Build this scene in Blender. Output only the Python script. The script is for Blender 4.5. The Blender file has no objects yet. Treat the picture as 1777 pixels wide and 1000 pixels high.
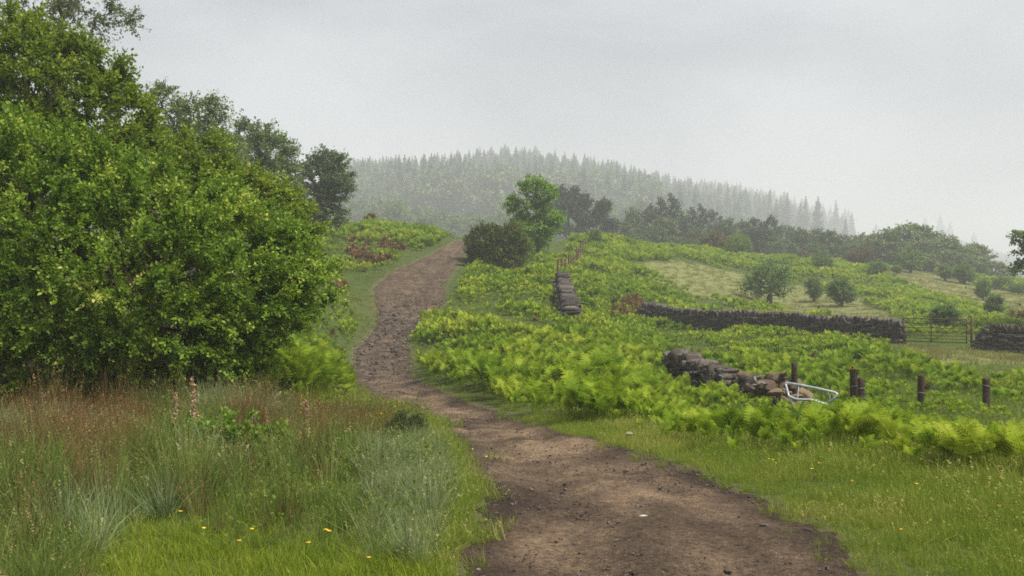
import bpy, math, random
import numpy as np
R = math.radians
F, CX, CY, EYE = 1706.0, 888.5, 500.0, 1.6     # lens in photo pixels, horizon row, eye height
SC = bpy.context.scene
COL = SC.collection

# ------------------------------------------------------------------ numeric helpers
def smooth(a, b, x):
    t = np.clip((x - a) / (b - a), 0, 1); return t * t * (3 - 2 * t)

def _hash(ix, iy, seed):
    h = (ix.astype(np.int64) * 374761393 + iy.astype(np.int64) * 668265263 + seed * 1442695041) & 0xFFFFFFFF
    h = ((h ^ (h >> 13)) * 1274126177) & 0xFFFFFFFF
    return ((h ^ (h >> 16)) & 0xFFFF) / 65535.0

def noise(x, y, s=0):
    ix, iy = np.floor(x), np.floor(y); fx, fy = x - ix, y - iy
    fx, fy = fx * fx * (3 - 2 * fx), fy * fy * (3 - 2 * fy)
    a, b, c, d = _hash(ix, iy, s), _hash(ix + 1, iy, s), _hash(ix, iy + 1, s), _hash(ix + 1, iy + 1, s)
    return (a + (b - a) * fx) * (1 - fy) + (c + (d - c) * fx) * fy

def fbm(x, y, s=0, o=4):
    v, amp, tot = 0, 1.0, 0
    for k in range(o):
        v = v + amp * noise(x * 2 ** k + 17.3 * k, y * 2 ** k - 9.1 * k, s + k); tot += amp; amp *= .5
    return v / tot - .5

def inpoly(px, py, poly):
    ins = np.zeros(px.shape, bool); n = len(poly)
    for i in range(n):
        (x0, y0), (x1, y1) = poly[i], poly[(i + 1) % n]
        if y0 == y1: continue
        c = ((y0 > py) != (y1 > py)) & (px < (x1 - x0) * (py - y0) / (y1 - y0) + x0)
        ins ^= c
    return ins

# ------------------------------------------------------------------ terrain
# the track: (row, depth, left column, right column)
PATH = [(1000, 5.46, 800, 1525), (950, 6.07, 806, 1462), (900, 6.82, 822, 1402), (850, 7.9, 826, 1298), (800, 9.3, 802, 1168),
        (776, 10.5, 788, 1088), (752, 12, 770, 990), (730, 14.5, 742, 910), (712, 17.5, 730, 856), (688, 21.5, 650, 786),
        (668, 26, 618, 742), (650, 30, 608, 716), (620, 35, 616, 712), (600, 38, 618, 708), (580, 41, 645, 706),
        (552, 45, 658, 738), (528, 48, 652, 774), (496, 53, 648, 770), (468, 58, 690, 788), (444, 64, 746, 804), (426, 71, 782, 810)]
ctl = []
def P(px, py, d): ctl.append((px, d, EYE - (py - CY) / F * d))
def Zp(px, d, z): ctl.append((px, d, z))
for (py, d, l, r) in PATH:
    if d > 6: P(l, py, d); P(r, py, d)
for px in (-300, 100, 500, 900, 1300, 1800, 2300):
    for d in (4, 6): Zp(px, d, 0)
for px in (-300, 50, 400): Zp(px, 9, 0); Zp(px, 13, -.05); Zp(px, 20, -.4); Zp(px, 30, -.2)
for px in (-300, 50): Zp(px, 45, 2.0); Zp(px, 62, 4.2); Zp(px, 85, 6); Zp(px, 125, 8); Zp(px, 200, 14)
for px in (300, 440): Zp(px, 45, 1.9); Zp(px, 62, 4.2); Zp(px, 85, 6.4); Zp(px, 125, 7)
for a in ((540, 650, 25), (540, 500, 41), (585, 560, 41), (590, 470, 55), (600, 400, 76), (690, 470, 57), (690, 404, 78), (775, 411, 78),
          (860, 470, 62), (930, 450, 75), (1500, 775, 9.9), (1100, 732, 13.5), (1777, 822, 8.6), (960, 716, 15.5), (1490, 712, 22),
          (1710, 712, 21), (1240, 682, 26), (1350, 700, 23), (1565, 597, 45), (1690, 612, 42), (1800, 614, 42), (1115, 558, 54), (1335, 578, 49),
          (1335, 525, 85), (1200, 500, 80), (1500, 522, 85), (1700, 545, 80), (1427, 476, 110), (1700, 510, 110), (1050, 560, 50),
          (1050, 500, 65), (1050, 450, 85), (880, 652, 24), (880, 565, 38), (850, 502, 52), (1000, 642, 28), (985, 552, 43), (970, 490, 56),
          (1000, 415, 100), (1060, 422, 115), (1240, 440, 130), (1500, 461, 140), (1700, 483, 140), (1790, 494, 140), (2000, 510, 140),
          (1900, 610, 42), (2050, 520, 85), (600, 395, 360), (760, 395, 368), (900, 395, 392), (1100, 402, 424), (1300, 425, 480), (1500, 442, 560),
          (1700, 470, 608), (600, 340, 720), (760, 326, 744), (900, 318, 768), (1100, 336, 832), (1250, 358, 1120), (1400, 386, 1450), (1400, 403, 1000), (1480, 418, 1000), (1480, 410, 1300), (1250, 372, 850), (1600, 432, 1000), (1700, 455, 1000), (1400, 430, 700), (1600, 450, 700), 
          (1500, 412, 1600), (1640, 412, 1680), (1800, 470, 1700), (400, 345, 688), (0, 360, 672)): P(*a)
for (px, d, z) in ((1500, 11.6, -.30), (1500, 13.5, -.62), (1500, 17, -.95), (1777, 10.5, -.35), (1777, 13, -.68), (1300, 13.5, -.50), (1300, 17, -.85), (2000, 9, 0), (2000, 22, -1.1), (700, 110, 5.5), (860, 110, 4.6), (930, 130, 3.6), (1000, 160, 4.5),
                   (1240, 190, 4.2), (1500, 200, 3.2), (1700, 200, 1), (1000, 1280, 66), (400, 1280, 66), (1400, 1790, 80), (600, 1760, 60), (1800, 1900, 16), (0, 1760, 64)):
    Zp(px, d, z)
ctl = np.array(ctl, float)
cx_, cy_ = (ctl[:, 0] - CX) / F * ctl[:, 1], ctl[:, 1]
cr = np.hypot(cx_, cy_)
ca, cb, cs = np.arctan2(cx_, cy_) / .25, 1.3 * np.log(cr), ctl[:, 2] / cr
def _K(d2): return np.where(d2 > 1e-12, .5 * d2 * np.log(np.maximum(d2, 1e-12)), 0)
n_ = len(ca)
A_ = np.zeros((n_ + 3, n_ + 3)); A_[:n_, :n_] = _K((ca[:, None] - ca) ** 2 + (cb[:, None] - cb) ** 2) + 2e-3 * np.eye(n_)
A_[:n_, n_] = 1; A_[:n_, n_ + 1] = ca; A_[:n_, n_ + 2] = cb; A_[n_:, :n_] = A_[:n_, n_:].T
W_ = np.linalg.solve(A_, np.concatenate([cs, [0, 0, 0]]))

_pd = np.array([-12, 0, 3.5] + [p[1] for p in PATH] + [82, 95.])
_pl = np.array([-1.1, -.45, -.3] + [(p[2] - CX) / F * p[1] for p in PATH] + [-4.0, -4.0])
_pr = np.array([3.2, 2.6, 2.25] + [(p[3] - CX) / F * p[1] for p in PATH] + [-2.4, -2.2])
_yy = np.concatenate([np.linspace(-12, 5, 40), np.geomspace(5.2, 95, 160)])
def _sm(v):
    v = np.interp(_yy, _pd, v)
    for _ in range(3): v[1:-1] = .25 * v[:-2] + .5 * v[1:-1] + .25 * v[2:]
    return v
_tl, _tr = _sm(_pl), _sm(_pr)
def path_edges(y): return np.interp(y, _yy, _tl), np.interp(y, _yy, _tr)
def path_in(x, y):                      # metres inside the track (negative outside)
    l, r = path_edges(y); e = np.minimum(x - l, r - x)
    return np.where(y > 76, e - (y - 76) * .4, e)

def path_edge(x, y): return path_in(x, y) + .30 * fbm(x * 1.6, y * 1.6, 41, 4) + .16 * fbm(x * 7, y * 7, 43, 3)

def ground(x, y, rough=True):
    x, y = np.broadcast_arrays(np.asarray(x, float), np.asarray(y, float)); sh = x.shape
    xf, yf = x.ravel(), y.ravel(); out = np.empty(xf.size)
    for i in range(0, xf.size, 20000):
        xx, yc = xf[i:i + 20000], yf[i:i + 20000]; r = np.maximum(np.hypot(xx, yc), .01)
        a = np.clip(np.arctan2(xx, yc), -.62, .62) / .25; b = 1.3 * np.log(np.clip(r, 4, 2000))
        s = _K((a[:, None] - ca) ** 2 + (b[:, None] - cb) ** 2) @ W_[:n_] + W_[n_] + a * W_[n_ + 1] + b * W_[n_ + 2]
        z = s * r
        z *= smooth(1.5, 6, r) * np.where(yc < 0, smooth(-14, 0, yc), 1)
        if rough:
            w = smooth(.0, 1.5, -path_in(xx, yc)) * smooth(4, 14, r)
            z += w * (.35 * fbm(xx * .16, yc * .16, 3, 4) + .1 * fbm(xx * .9, yc * .9, 5, 2)) + smooth(220, 450, r) * 5 * fbm(xx * .009, yc * .009, 9, 3)
        out[i:i + 20000] = z
    return out.reshape(sh)
def gz(x, y): return float(ground(np.array([x]), np.array([y]))[0])
def at(px, d): return (px - CX) / F * d
def proj(x, y, z):
    yy = np.maximum(y, .3); return CX + F * x / yy, CY - F * (z - EYE) / yy

# ------------------------------------------------------------------ mesh helpers
def np_mesh(name, V, quads=None, tris=None, tint=None, extra=None, sm=False):
    V = np.asarray(V, np.float32); me = bpy.data.meshes.new(name)
    q = np.zeros((0, 4), np.int32) if quads is None else np.asarray(quads, np.int32).reshape(-1, 4)
    t = np.zeros((0, 3), np.int32) if tris is None else np.asarray(tris, np.int32).reshape(-1, 3)
    me.vertices.add(len(V)); me.vertices.foreach_set('co', V.ravel())
    me.loops.add(q.size + t.size); me.loops.foreach_set('vertex_index', np.concatenate([q.ravel(), t.ravel()]))
    me.polygons.add(len(q) + len(t))
    me.polygons.foreach_set('loop_start', np.concatenate([np.arange(len(q)) * 4, q.size + np.arange(len(t)) * 3]).astype(np.int32))
    if sm: me.polygons.foreach_set('use_smooth', np.ones(len(q) + len(t), bool))
    me.update(calc_edges=True)
    if tint is not None:
        a = me.attributes.new('tint', 'FLOAT', 'POINT'); a.data.foreach_set('value', np.asarray(tint, np.float32))
    for k, v in (extra or {}).items():
        if v.ndim == 2:
            a = me.attributes.new(k, 'FLOAT_COLOR', 'POINT'); a.data.foreach_set('color', np.concatenate([v, np.ones((len(v), 1))], 1).astype(np.float32).ravel())
        else:
            a = me.attributes.new(k, 'FLOAT', 'POINT'); a.data.foreach_set('value', v.astype(np.float32))
    return me

def obj(name, me, mat=None, parent=None, loc=(0, 0, 0), rz=0, link=True):
    o = bpy.data.objects.new(name, me)
    if mat is not None and not me.materials: me.materials.append(mat)
    o.location = loc; o.rotation_euler = (0, 0, rz)
    if parent: o.parent = parent
    if link: COL.objects.link(o)
    return o
def tag(o, label=None, cat=None, group=None, kind=None):
    for k, v in (('label', label), ('category', cat), ('group', group), ('kind', kind)):
        if v: o[k] = v
    return o
def empty(name, loc, label, cat, group=None, rz=0):
    o = bpy.data.objects.new(name, None); COL.objects.link(o); o.location = loc; o.rotation_euler = (0, 0, rz); o.empty_display_size = .2
    return tag(o, label, cat, group)
def copy_tree(root, loc, rz, scl, label, group=None):
    r = root.copy(); COL.objects.link(r); r.location = loc; r.rotation_euler = (0, 0, rz); r.scale = scl; r['label'] = label
    if group: r['group'] = group
    elif 'group' in r: del r['group']
    for ch in root.children:
        c = ch.copy(); COL.objects.link(c); c.parent = r
    return r

def unit(v): return v / np.maximum(np.linalg.norm(v, axis=-1, keepdims=True), 1e-9)

def tubes(p0, p1, r0, r1, k=5):
    """prisms between point arrays"""
    p0, p1 = np.asarray(p0, float), np.asarray(p1, float); d = unit(p1 - p0)
    up = np.where(np.abs(d[:, 2:3]) > .9, np.array([[1., 0, 0]]), np.array([[0, 0, 1.]]))
    u = unit(np.cross(d, up)); v = np.cross(d, u); n = len(p0)
    a = np.arange(k) / k * 2 * math.pi
    ring = u[:, None] * np.cos(a)[None, :, None] + v[:, None] * np.sin(a)[None, :, None]
    V = np.concatenate([p0[:, None] + ring * np.asarray(r0)[:, None, None], p1[:, None] + ring * np.asarray(r1)[:, None, None]], 1).reshape(-1, 3)
    b = np.arange(n)[:, None] * 2 * k; i = np.arange(k); j = (i + 1) % k
    Q = np.stack([b + i, b + j, b + k + j, b + k + i], -1).reshape(-1, 4)
    return V, Q

class Bag:
    def __init__(s): s.V, s.Q, s.T, s.t, s.n = [], [], [], [], 0
    def add(s, V, Q=None, T=None, tint=0.5):
        V = np.asarray(V, float)
        if Q is not None and len(Q): s.Q.append(np.asarray(Q) + s.n)
        if T is not None and len(T): s.T.append(np.asarray(T) + s.n)
        s.t.append(np.broadcast_to(np.asarray(tint, float), (len(V),)) if np.ndim(tint) == 0 else np.asarray(tint)); s.V.append(V); s.n += len(V)
    def mesh(s, name, sm=False):
        return np_mesh(name, np.concatenate(s.V), np.concatenate(s.Q) if s.Q else None, np.concatenate(s.T) if s.T else None, np.concatenate(s.t), sm=sm)

def polytube(pts, rad, k=8, cap=True):
    """one continuous tube through a polyline"""
    p = np.asarray(pts, float); n = len(p); rad = np.broadcast_to(rad, (n,))
    t = unit(np.gradient(p, axis=0)); u = np.cross(t[0], [0, 0, 1.] if abs(t[0][2]) < .9 else [1., 0, 0]); u /= np.linalg.norm(u); V = []
    a = np.arange(k) / k * 2 * math.pi
    for i in range(n):
        u = u - t[i] * np.dot(u, t[i]); u /= np.linalg.norm(u); v = np.cross(t[i], u)
        V.append(p[i] + rad[i] * (np.cos(a)[:, None] * u + np.sin(a)[:, None] * v))
    V = np.concatenate(V); i = np.arange(k); j = (i + 1) % k
    Q = np.concatenate([np.stack([b * k + i, b * k + j, (b + 1) * k + j, (b + 1) * k + i], -1) for b in range(n - 1)]); T = []
    if cap:
        V = np.concatenate([V, p[:1], p[-1:]]); m = n * k
        T = np.concatenate([np.stack([j, i, np.full(k, m)], -1), np.stack([(n - 1) * k + i, (n - 1) * k + j, np.full(k, m + 1)], -1)])
    return V, Q, T

# rounded, chipped stone template
def _stone_tpl():
    g = np.array([-1, -.55, .55, 1.]); V, Q, idx = [], [], {}
    def vid(p):
        k = tuple(np.round(p, 3))
        if k not in idx: idx[k] = len(V); V.append(np.array(p, float))
        return idx[k]
    for ax in range(3):
        for s in (-1, 1):
            for i in range(3):
                for j in range(3):
                    f = []
                    for (a, b) in ((i, j), (i + 1, j), (i + 1, j + 1), (i, j + 1)):
                        p = [0, 0, 0]; p[ax] = s; p[(ax + 1) % 3] = g[a]; p[(ax + 2) % 3] = g[b]; f.append(vid(p))
                    Q.append(f if s > 0 else f[::-1])
    return np.array(V), np.array(Q)
ST_V, ST_Q = _stone_tpl()
def stones(c, ax, size, rng, jit=.12, rnd=.35):
    """c (n,3) centres, ax (n,3,3) axes as rows, size (n,3) half sizes"""
    n = len(c); nrm = np.linalg.norm(ST_V, axis=1, keepdims=True)
    base = ST_V * (1 - rnd + rnd * 1.25 / nrm)
    L = base[None] * (1 + rng.normal(0, jit, (n, 1, 3))) + rng.normal(0, jit, (n, len(ST_V), 3))
    L = L * size[:, None]
    V = c[:, None] + np.einsum('nvi,nij->nvj', L, ax)
    Q = ST_Q[None] + (np.arange(n) * len(ST_V))[:, None, None]
    return V.reshape(-1, 3), Q.reshape(-1, 4), np.repeat(rng.random(n), len(ST_V))
def rand_axes(n, rng):
    q = unit(rng.normal(size=(n, 4))); w, x, y, z = q.T
    return np.stack([np.stack([1 - 2 * (y * y + z * z), 2 * (x * y - z * w), 2 * (x * z + y * w)], -1), np.stack([2 * (x * y + z * w), 1 - 2 * (x * x + z * z), 2 * (y * z - x * w)], -1),
                     np.stack([2 * (x * z - y * w), 2 * (y * z + x * w), 1 - 2 * (x * x + y * y)], -1)], 1)

# ------------------------------------------------------------------ materials
def mat(name):
    m = bpy.data.materials.new(name); m.use_nodes = True; nt = m.node_tree; nt.nodes.clear()
    out = nt.nodes.new('ShaderNodeOutputMaterial'); return m, nt, out
def ramp(nt, stops, fac):
    r = nt.nodes.new('ShaderNodeValToRGB'); e = r.color_ramp.elements
    while len(e) < len(stops): e.new(.5)
    for k, (p, c) in zip(e, stops): k.position = p; k.color = (*c, 1)
    nt.links.new(fac, r.inputs[0]); return r.outputs[0]
def mth(nt, op, a, b=None, c=None):
    m = nt.nodes.new('ShaderNodeMath'); m.operation = op
    for i, v in enumerate((a, b, c)):
        if v is None: continue
        if isinstance(v, (int, float)): m.inputs[i].default_value = v
        else: nt.links.new(v, m.inputs[i])
    return m.outputs[0]
def nz(nt, scale, detail=4, rough=.6, vec=None, dist=0):
    n = nt.nodes.new('ShaderNodeTexNoise'); n.inputs['Scale'].default_value = scale; n.inputs['Detail'].default_value = detail
    n.inputs['Roughness'].default_value = rough; n.inputs['Distortion'].default_value = dist
    if vec is not None: nt.links.new(vec, n.inputs['Vector'])
    return n.outputs['Fac']
def mixc(nt, f, a, b, mode='MIX'):
    m = nt.nodes.new('ShaderNodeMix'); m.data_type = 'RGBA'; m.blend_type = mode
    for s, v in ((m.inputs[0], f), (m.inputs[6], a), (m.inputs[7], b)):
        if isinstance(v, (int, float)): s.default_value = v
        elif isinstance(v, tuple): s.default_value = (*v, 1)
        else: nt.links.new(v, s)
    return m.outputs[2]
def geo_pos(nt): return nt.nodes.new('ShaderNodeNewGeometry').outputs['Position']
def attr(nt, name, kind='GEOMETRY', out='Fac'):
    a = nt.nodes.new('ShaderNodeAttribute'); a.attribute_name = name; a.attribute_type = kind; return a.outputs[out]
def principled(nt, out, col, rough=.8, spec=.25, bump=None, bstr=.3, bdist=.02):
    p = nt.nodes.new('ShaderNodeBsdfPrincipled'); p.inputs['Specular IOR Level'].default_value = spec
    if isinstance(rough, (int, float)): p.inputs['Roughness'].default_value = rough
    else: nt.links.new(rough, p.inputs['Roughness'])
    if isinstance(col, tuple): p.inputs['Base Color'].default_value = (*col, 1)
    else: nt.links.new(col, p.inputs['Base Color'])
    if bump is not None:
        b = nt.nodes.new('ShaderNodeBump'); b.inputs['Strength'].default_value = bstr; b.inputs['Distance'].default_value = bdist
        nt.links.new(bump, b.inputs['Height']); nt.links.new(b.outputs[0], p.inputs['Normal'])
    if out is not None: nt.links.new(p.outputs[0], out.inputs['Surface'])
    return p
def leaf_mat(name, stops, inst=0.0, transl=.35, rough=.6, spec=.12, patch=0.0, pscale=.25, own=0.0):
    """leaf colour from the leaf's own tint, the plant's own tint and slow patches over the ground"""
    m, nt, out = mat(name)
    f = mth(nt, 'MULTIPLY', attr(nt, 'tint'), 1 - inst - patch - own)
    if own: f = mth(nt, 'ADD', f, mth(nt, 'MULTIPLY', nt.nodes.new('ShaderNodeObjectInfo').outputs['Random'], own))
    if inst: f = mth(nt, 'ADD', f, mth(nt, 'MULTIPLY', attr(nt, 'itint', 'INSTANCER'), inst))
    if patch: f = mth(nt, 'ADD', f, mth(nt, 'MULTIPLY', mth(nt, 'MULTIPLY_ADD', nz(nt, pscale, 3, .6, geo_pos(nt)), 2.2, -.6), patch))
    c = ramp(nt, [(q, (a_ * 1.22, b_ * 1.03, c_)) for q, (a_, b_, c_) in stops], f)
    p = principled(nt, None, c, rough, spec)
    t = nt.nodes.new('ShaderNodeBsdfTranslucent'); nt.links.new(mixc(nt, .35, c, (.30, .42, .03), 'MIX') if transl > .3 else c, t.inputs[0])
    mx = nt.nodes.new('ShaderNodeMixShader'); mx.inputs[0].default_value = transl
    nt.links.new(p.outputs[0], mx.inputs[1]); nt.links.new(t.outputs[0], mx.inputs[2]); nt.links.new(mx.outputs[0], out.inputs[0]); return m
def bark_mat(name, a, b, scale=14):
    m, nt, out = mat(name); n = nz(nt, scale, 5, .65, geo_pos(nt)); principled(nt, out, ramp(nt, [(.3, a), (.7, b)], n), .9, .1, n, .6, .02); return m
def stone_mat(name, stops, lichen=None, scale=9):
    m, nt, out = mat(name); pos = geo_pos(nt); n = nz(nt, scale, 6, .65, pos); f = mth(nt, 'ADD', mth(nt, 'MULTIPLY', attr(nt, 'tint'), .6), mth(nt, 'MULTIPLY', n, .45))
    c = ramp(nt, stops, f)
    if lichen: c = mixc(nt, mth(nt, 'MULTIPLY', ramp(nt, [(.56, (0, 0, 0)), (.64, (1, 1, 1))], nz(nt, scale * .6, 5, .7, pos)), .7), c, lichen)
    principled(nt, out, c, .9, .15, n, .7, .03); return m

M = {}
M['willow'] = leaf_mat('willow_leaf', [(0, (0.0481, 0.1211, 0.0117)), (.5, (0.1360, 0.2693, 0.0237)), (.8, (0.2698, 0.4039, 0.0438)), (1, (0.4797, 0.5724, 0.1263))], transl=.34, rough=.5, spec=.2)
M['willow_far'] = leaf_mat('willow_leaf_yellow', [(0, (0.0665, 0.1355, 0.0123)), (.5, (0.1464, 0.2464, 0.0197)), (1, (0.2661, 0.3511, 0.0493))], transl=.35, rough=.5)
M['birch'] = leaf_mat('birch_leaf', [(0, (0.0750, 0.1275, 0.0525)), (.6, (0.1350, 0.2025, 0.0825)), (1, (0.2250, 0.2475, 0.1275))], transl=.3)
M['tree_mid'] = leaf_mat('mid_tree_leaf', [(0, (0.0714, 0.1428, 0.0449)), (.6, (0.1428, 0.2346, 0.0694)), (1, (0.2448, 0.3264, 0.1020))], transl=.3)
M['tree_dark'] = leaf_mat('dark_tree_leaf', [(0, (0.0542, 0.1109, 0.0444)), (.6, (0.1109, 0.1849, 0.0641)), (1, (0.1849, 0.2712, 0.0863))], transl=.25)
M['ash'] = leaf_mat('ash_leaf', [(0, (0.0781, 0.2031, 0.0219)), (.6, (0.1562, 0.3438, 0.0344)), (1, (0.2656, 0.4531, 0.0625))], transl=.38)
M['haw'] = leaf_mat('hawthorn_leaf', [(0, (0.0225, 0.0562, 0.0100)), (.5, (0.0619, 0.1187, 0.0175)), (.8, (0.1463, 0.1750, 0.0325)), (1, (0.2700, 0.1625, 0.0625))], transl=.2)
M['haw_green'] = leaf_mat('hawthorn_green_leaf', [(0, (0.0645, 0.1398, 0.0387)), (.6, (0.1290, 0.2473, 0.0602)), (1, (0.2365, 0.3441, 0.0968))], transl=.3)
M['haw_light'] = leaf_mat('light_leaf', [(0, (0.0780, 0.1560, 0.0208)), (.6, (0.1300, 0.2470, 0.0325)), (1, (0.2080, 0.3250, 0.0585))], transl=.35)
M['haw_red'] = leaf_mat('russet_leaf', [(0, (0.0700, 0.0770, 0.0308)), (.6, (0.1400, 0.1050, 0.0448)), (1, (0.2240, 0.1400, 0.0630))], transl=.3)
M['conifer'] = leaf_mat('conifer_needle', [(0, (0.0265, 0.0745, 0.0431)), (.5, (0.0662, 0.1408, 0.0696)), (1, (0.1573, 0.2567, 0.0994))], transl=.1, rough=.8, own=.6)
M['pine'] = leaf_mat('pine_needle', [(0, (0.0384, 0.0691, 0.0461)), (.6, (0.0653, 0.1075, 0.0653)), (1, (0.0998, 0.1498, 0.0806))], transl=.1, rough=.7)
M['fern'] = leaf_mat('bracken_frond', [(0, (0.0453, 0.1270, 0.0115)), (.30, (0.1189, 0.2483, 0.0139)), (.55, (0.2264, 0.3696, 0.0231)), (.8, (0.3509, 0.4620, 0.0404)), (1, (0.4754, 0.4620, 0.0866))], inst=.42, patch=.25, transl=.40, rough=.6, spec=.12)
M['fern_dead'] = leaf_mat('dead_bracken', [(0, (.085, .060, .026)), (.6, (.15, .10, .042)), (1, (.25, .18, .08))], inst=.4, transl=.2, rough=.8, spec=.05)
M['grass'] = leaf_mat('grass_blade', [(0, (0.0596, 0.1399, 0.0163)), (.42, (0.1355, 0.2449, 0.0257)), (.68, (0.2440, 0.3148, 0.0525)), (.85, (0.3687, 0.3615, 0.1283)), (1, (0.4771, 0.4314, 0.2215))], inst=.4, patch=.2, transl=.35, rough=.55, pscale=.8)
M['lawn'] = leaf_mat('lawn_blade', [(0, (0.0660, 0.1400, 0.0120)), (.45, (0.1485, 0.2500, 0.0180)), (.75, (0.2640, 0.3400, 0.0400)), (.9, (0.3630, 0.3300, 0.1000)), (1, (0.4400, 0.3500, 0.1700))], inst=.4, patch=.2, transl=.38, rough=.5, pscale=1.2)
M['tall'] = leaf_mat('tall_grass_blade', [(0, (0.0405, 0.0945, 0.0135)), (.45, (0.1013, 0.1890, 0.0297)), (.7, (0.1823, 0.2497, 0.0675)), (.88, (0.3240, 0.2970, 0.1350)), (1, (0.4860, 0.3915, 0.2160))], inst=.4, patch=.15, transl=.3, rough=.6, pscale=.8)
M['rush'] = leaf_mat('rush_stem', [(0, (.055, .070, .022)), (.4, (.115, .100, .038)), (.75, (.19, .125, .052)), (1, (.30, .22, .11))], inst=.45, patch=.15, transl=.15, rough=.6, pscale=.8)
M['bluegrass'] = leaf_mat('grey_green_rush', [(0, (0.0756, 0.1428, 0.0504)), (.5, (0.1512, 0.2436, 0.0941)), (1, (0.4032, 0.4368, 0.2352))], inst=.4, transl=.25, rough=.6)
M['dry'] = leaf_mat('dry_grass_blade', [(0, (.085, .14, .030)), (.5, (.180, .215, .062)), (1, (.31, .29, .12))], inst=.45, patch=.2, transl=.3, rough=.7, spec=.1)
M['herb'] = leaf_mat('herb_leaf', [(0, (.05, .11, .015)), (.6, (.12, .19, .025)), (1, (.24, .26, .055))], inst=.4, transl=.35)
M['seed'] = leaf_mat('dock_seed', [(0, (0.2600, 0.1950, 0.1170)), (1, (0.5460, 0.4420, 0.2860))], transl=.15, rough=.8)
M['gorse'] = leaf_mat('gorse_spine', [(0, (.035, .06, .02)), (1, (.10, .13, .05))], transl=.1)
M['bark'] = bark_mat('bark', (.035, .026, .018), (.11, .085, .062))
M['bark_red'] = bark_mat('red_bark', (.06, .03, .02), (.16, .075, .05))
M['bark_birch'] = bark_mat('birch_bark', (.08, .06, .05), (.30, .26, .23), 6)
M['wall'] = stone_mat('dark_wall_stone', [(0, (0.0279, 0.0232, 0.0217)), (.4, (0.0651, 0.0543, 0.0481)), (.8, (0.1318, 0.1116, 0.0961)), (1, (0.2480, 0.2170, 0.1860))], None, 6)
M['wall_lichen'] = stone_mat('lichened_wall_stone', [(0, (.03, .024, .02)), (.4, (.07, .056, .046)), (.8, (.14, .115, .095)), (1, (.26, .23, .20))], (.20, .21, .18), 9)
M['boulder'] = stone_mat('tan_boulder', [(0, (0.0762, 0.0552, 0.0322)), (.5, (0.1693, 0.1242, 0.0736)), (1, (0.2878, 0.2300, 0.1472))], None, 8)
M['boulder_red'] = stone_mat('red_boulder', [(0, (.045, .032, .024)), (.5, (.105, .072, .052)), (1, (.22, .155, .11))], None, 8)
M['boulder_pale'] = stone_mat('pale_boulder', [(0, (0.1120, 0.0980, 0.0770)), (.5, (0.2310, 0.2030, 0.1610)), (1, (0.3500, 0.3220, 0.2660))], None, 8)
M['rubble'] = stone_mat('path_rubble', [(0, (.040, .032, .028)), (.45, (.085, .068, .056)), (.8, (.16, .125, .10)), (1, (.27, .22, .18))], None, 20)
m, nt, out = mat('white_flint'); principled(nt, out, ramp(nt, [(.3, (.36, .33, .27)), (.7, (.55, .52, .46))], nz(nt, 30, 4)), .6, .3); M['flint'] = m
m, nt, out = mat('old_post_wood'); pos = geo_pos(nt)
mp = nt.nodes.new('ShaderNodeMapping'); mp.inputs['Scale'].default_value = (1, 1, .08); nt.links.new(pos, mp.inputs[0]); n = nz(nt, 55, 5, .7, mp.outputs[0])
sx = nt.nodes.new('ShaderNodeSeparateXYZ'); nt.links.new(nt.nodes.new('ShaderNodeTexCoord').outputs['Object'], sx.inputs[0])
c = ramp(nt, [(.3, (.020, .013, .009)), (.5, (.060, .042, .028)), (.75, (.13, .105, .075))], n)
principled(nt, out, c, .9, .1, n, .9, .02); M['post'] = m
m, nt, out = mat('lichen_moss'); principled(nt, out, ramp(nt, [(.35, (.09, .10, .02)), (.65, (.30, .24, .05))], nz(nt, 40, 4)), .95, .05, nz(nt, 60, 4), .8, .01); M['moss'] = m
m, nt, out = mat('galvanised_pipe'); p = principled(nt, out, ramp(nt, [(.3, (.26, .28, .29)), (.6, (.46, .49, .51)), (.75, (.58, .60, .61))], nz(nt, 14, 4, .6, geo_pos(nt))), .5, .4); p.inputs['Metallic'].default_value = .25; M['pipe'] = m
m, nt, out = mat('rusty_bar'); principled(nt, out, ramp(nt, [(.3, (.05, .028, .018)), (.7, (.13, .07, .045))], nz(nt, 12, 4, .6, geo_pos(nt))), .85, .2); M['rust'] = m
m, nt, out = mat('wire'); principled(nt, out, (.30, .27, .24), .5, .4); M['wire'] = m
m, nt, out = mat('buttercup_petal'); principled(nt, out, (.80, .50, .01), .4, .4); M['yellow'] = m
m, nt, out = mat('white_petal'); principled(nt, out, (.70, .66, .58), .6, .2); M['white'] = m

# earth of the track
m, nt, out = mat('track_earth'); pos = geo_pos(nt)
big = nz(nt, .75, 5, .62, pos, .6); midn = nz(nt, 3.2, 6, .7, pos, .3); fine = nz(nt, 24, 6, .72, pos); grit = nz(nt, 95, 4, .75, pos)
sh = attr(nt, 'shale'); ed = attr(nt, 'damp')
c = ramp(nt, [(.32, (.054, .038, .027)), (.46, (.104, .073, .048)), (.56, (.160, .112, .072)), (.70, (.27, .19, .118))], mth(nt, 'ADD', mth(nt, 'MULTIPLY', mth(nt, 'MULTIPLY_ADD', big, 1.7, -.35), .62), mth(nt, 'MULTIPLY', midn, .40)))
c = mixc(nt, ed, c, mixc(nt, .65, c, (.035, .024, .019)))
c = mixc(nt, sh, c, ramp(nt, [(.35, (.034, .028, .024)), (.55, (.074, .059, .048)), (.75, (.15, .117, .09))], midn))
c = mixc(nt, attr(nt, 'red'), c, ramp(nt, [(.35, (.042, .031, .022)), (.5, (.080, .058, .039)), (.65, (.140, .100, .064))], midn))
c = mixc(nt, 1.0, c, ramp(nt, [(.32, (.30, .29, .28)), (.46, (.88, .88, .88)), (.56, (1.05, 1.05, 1.05)), (.68, (1.75, 1.68, 1.55))], fine), 'MULTIPLY')
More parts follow.
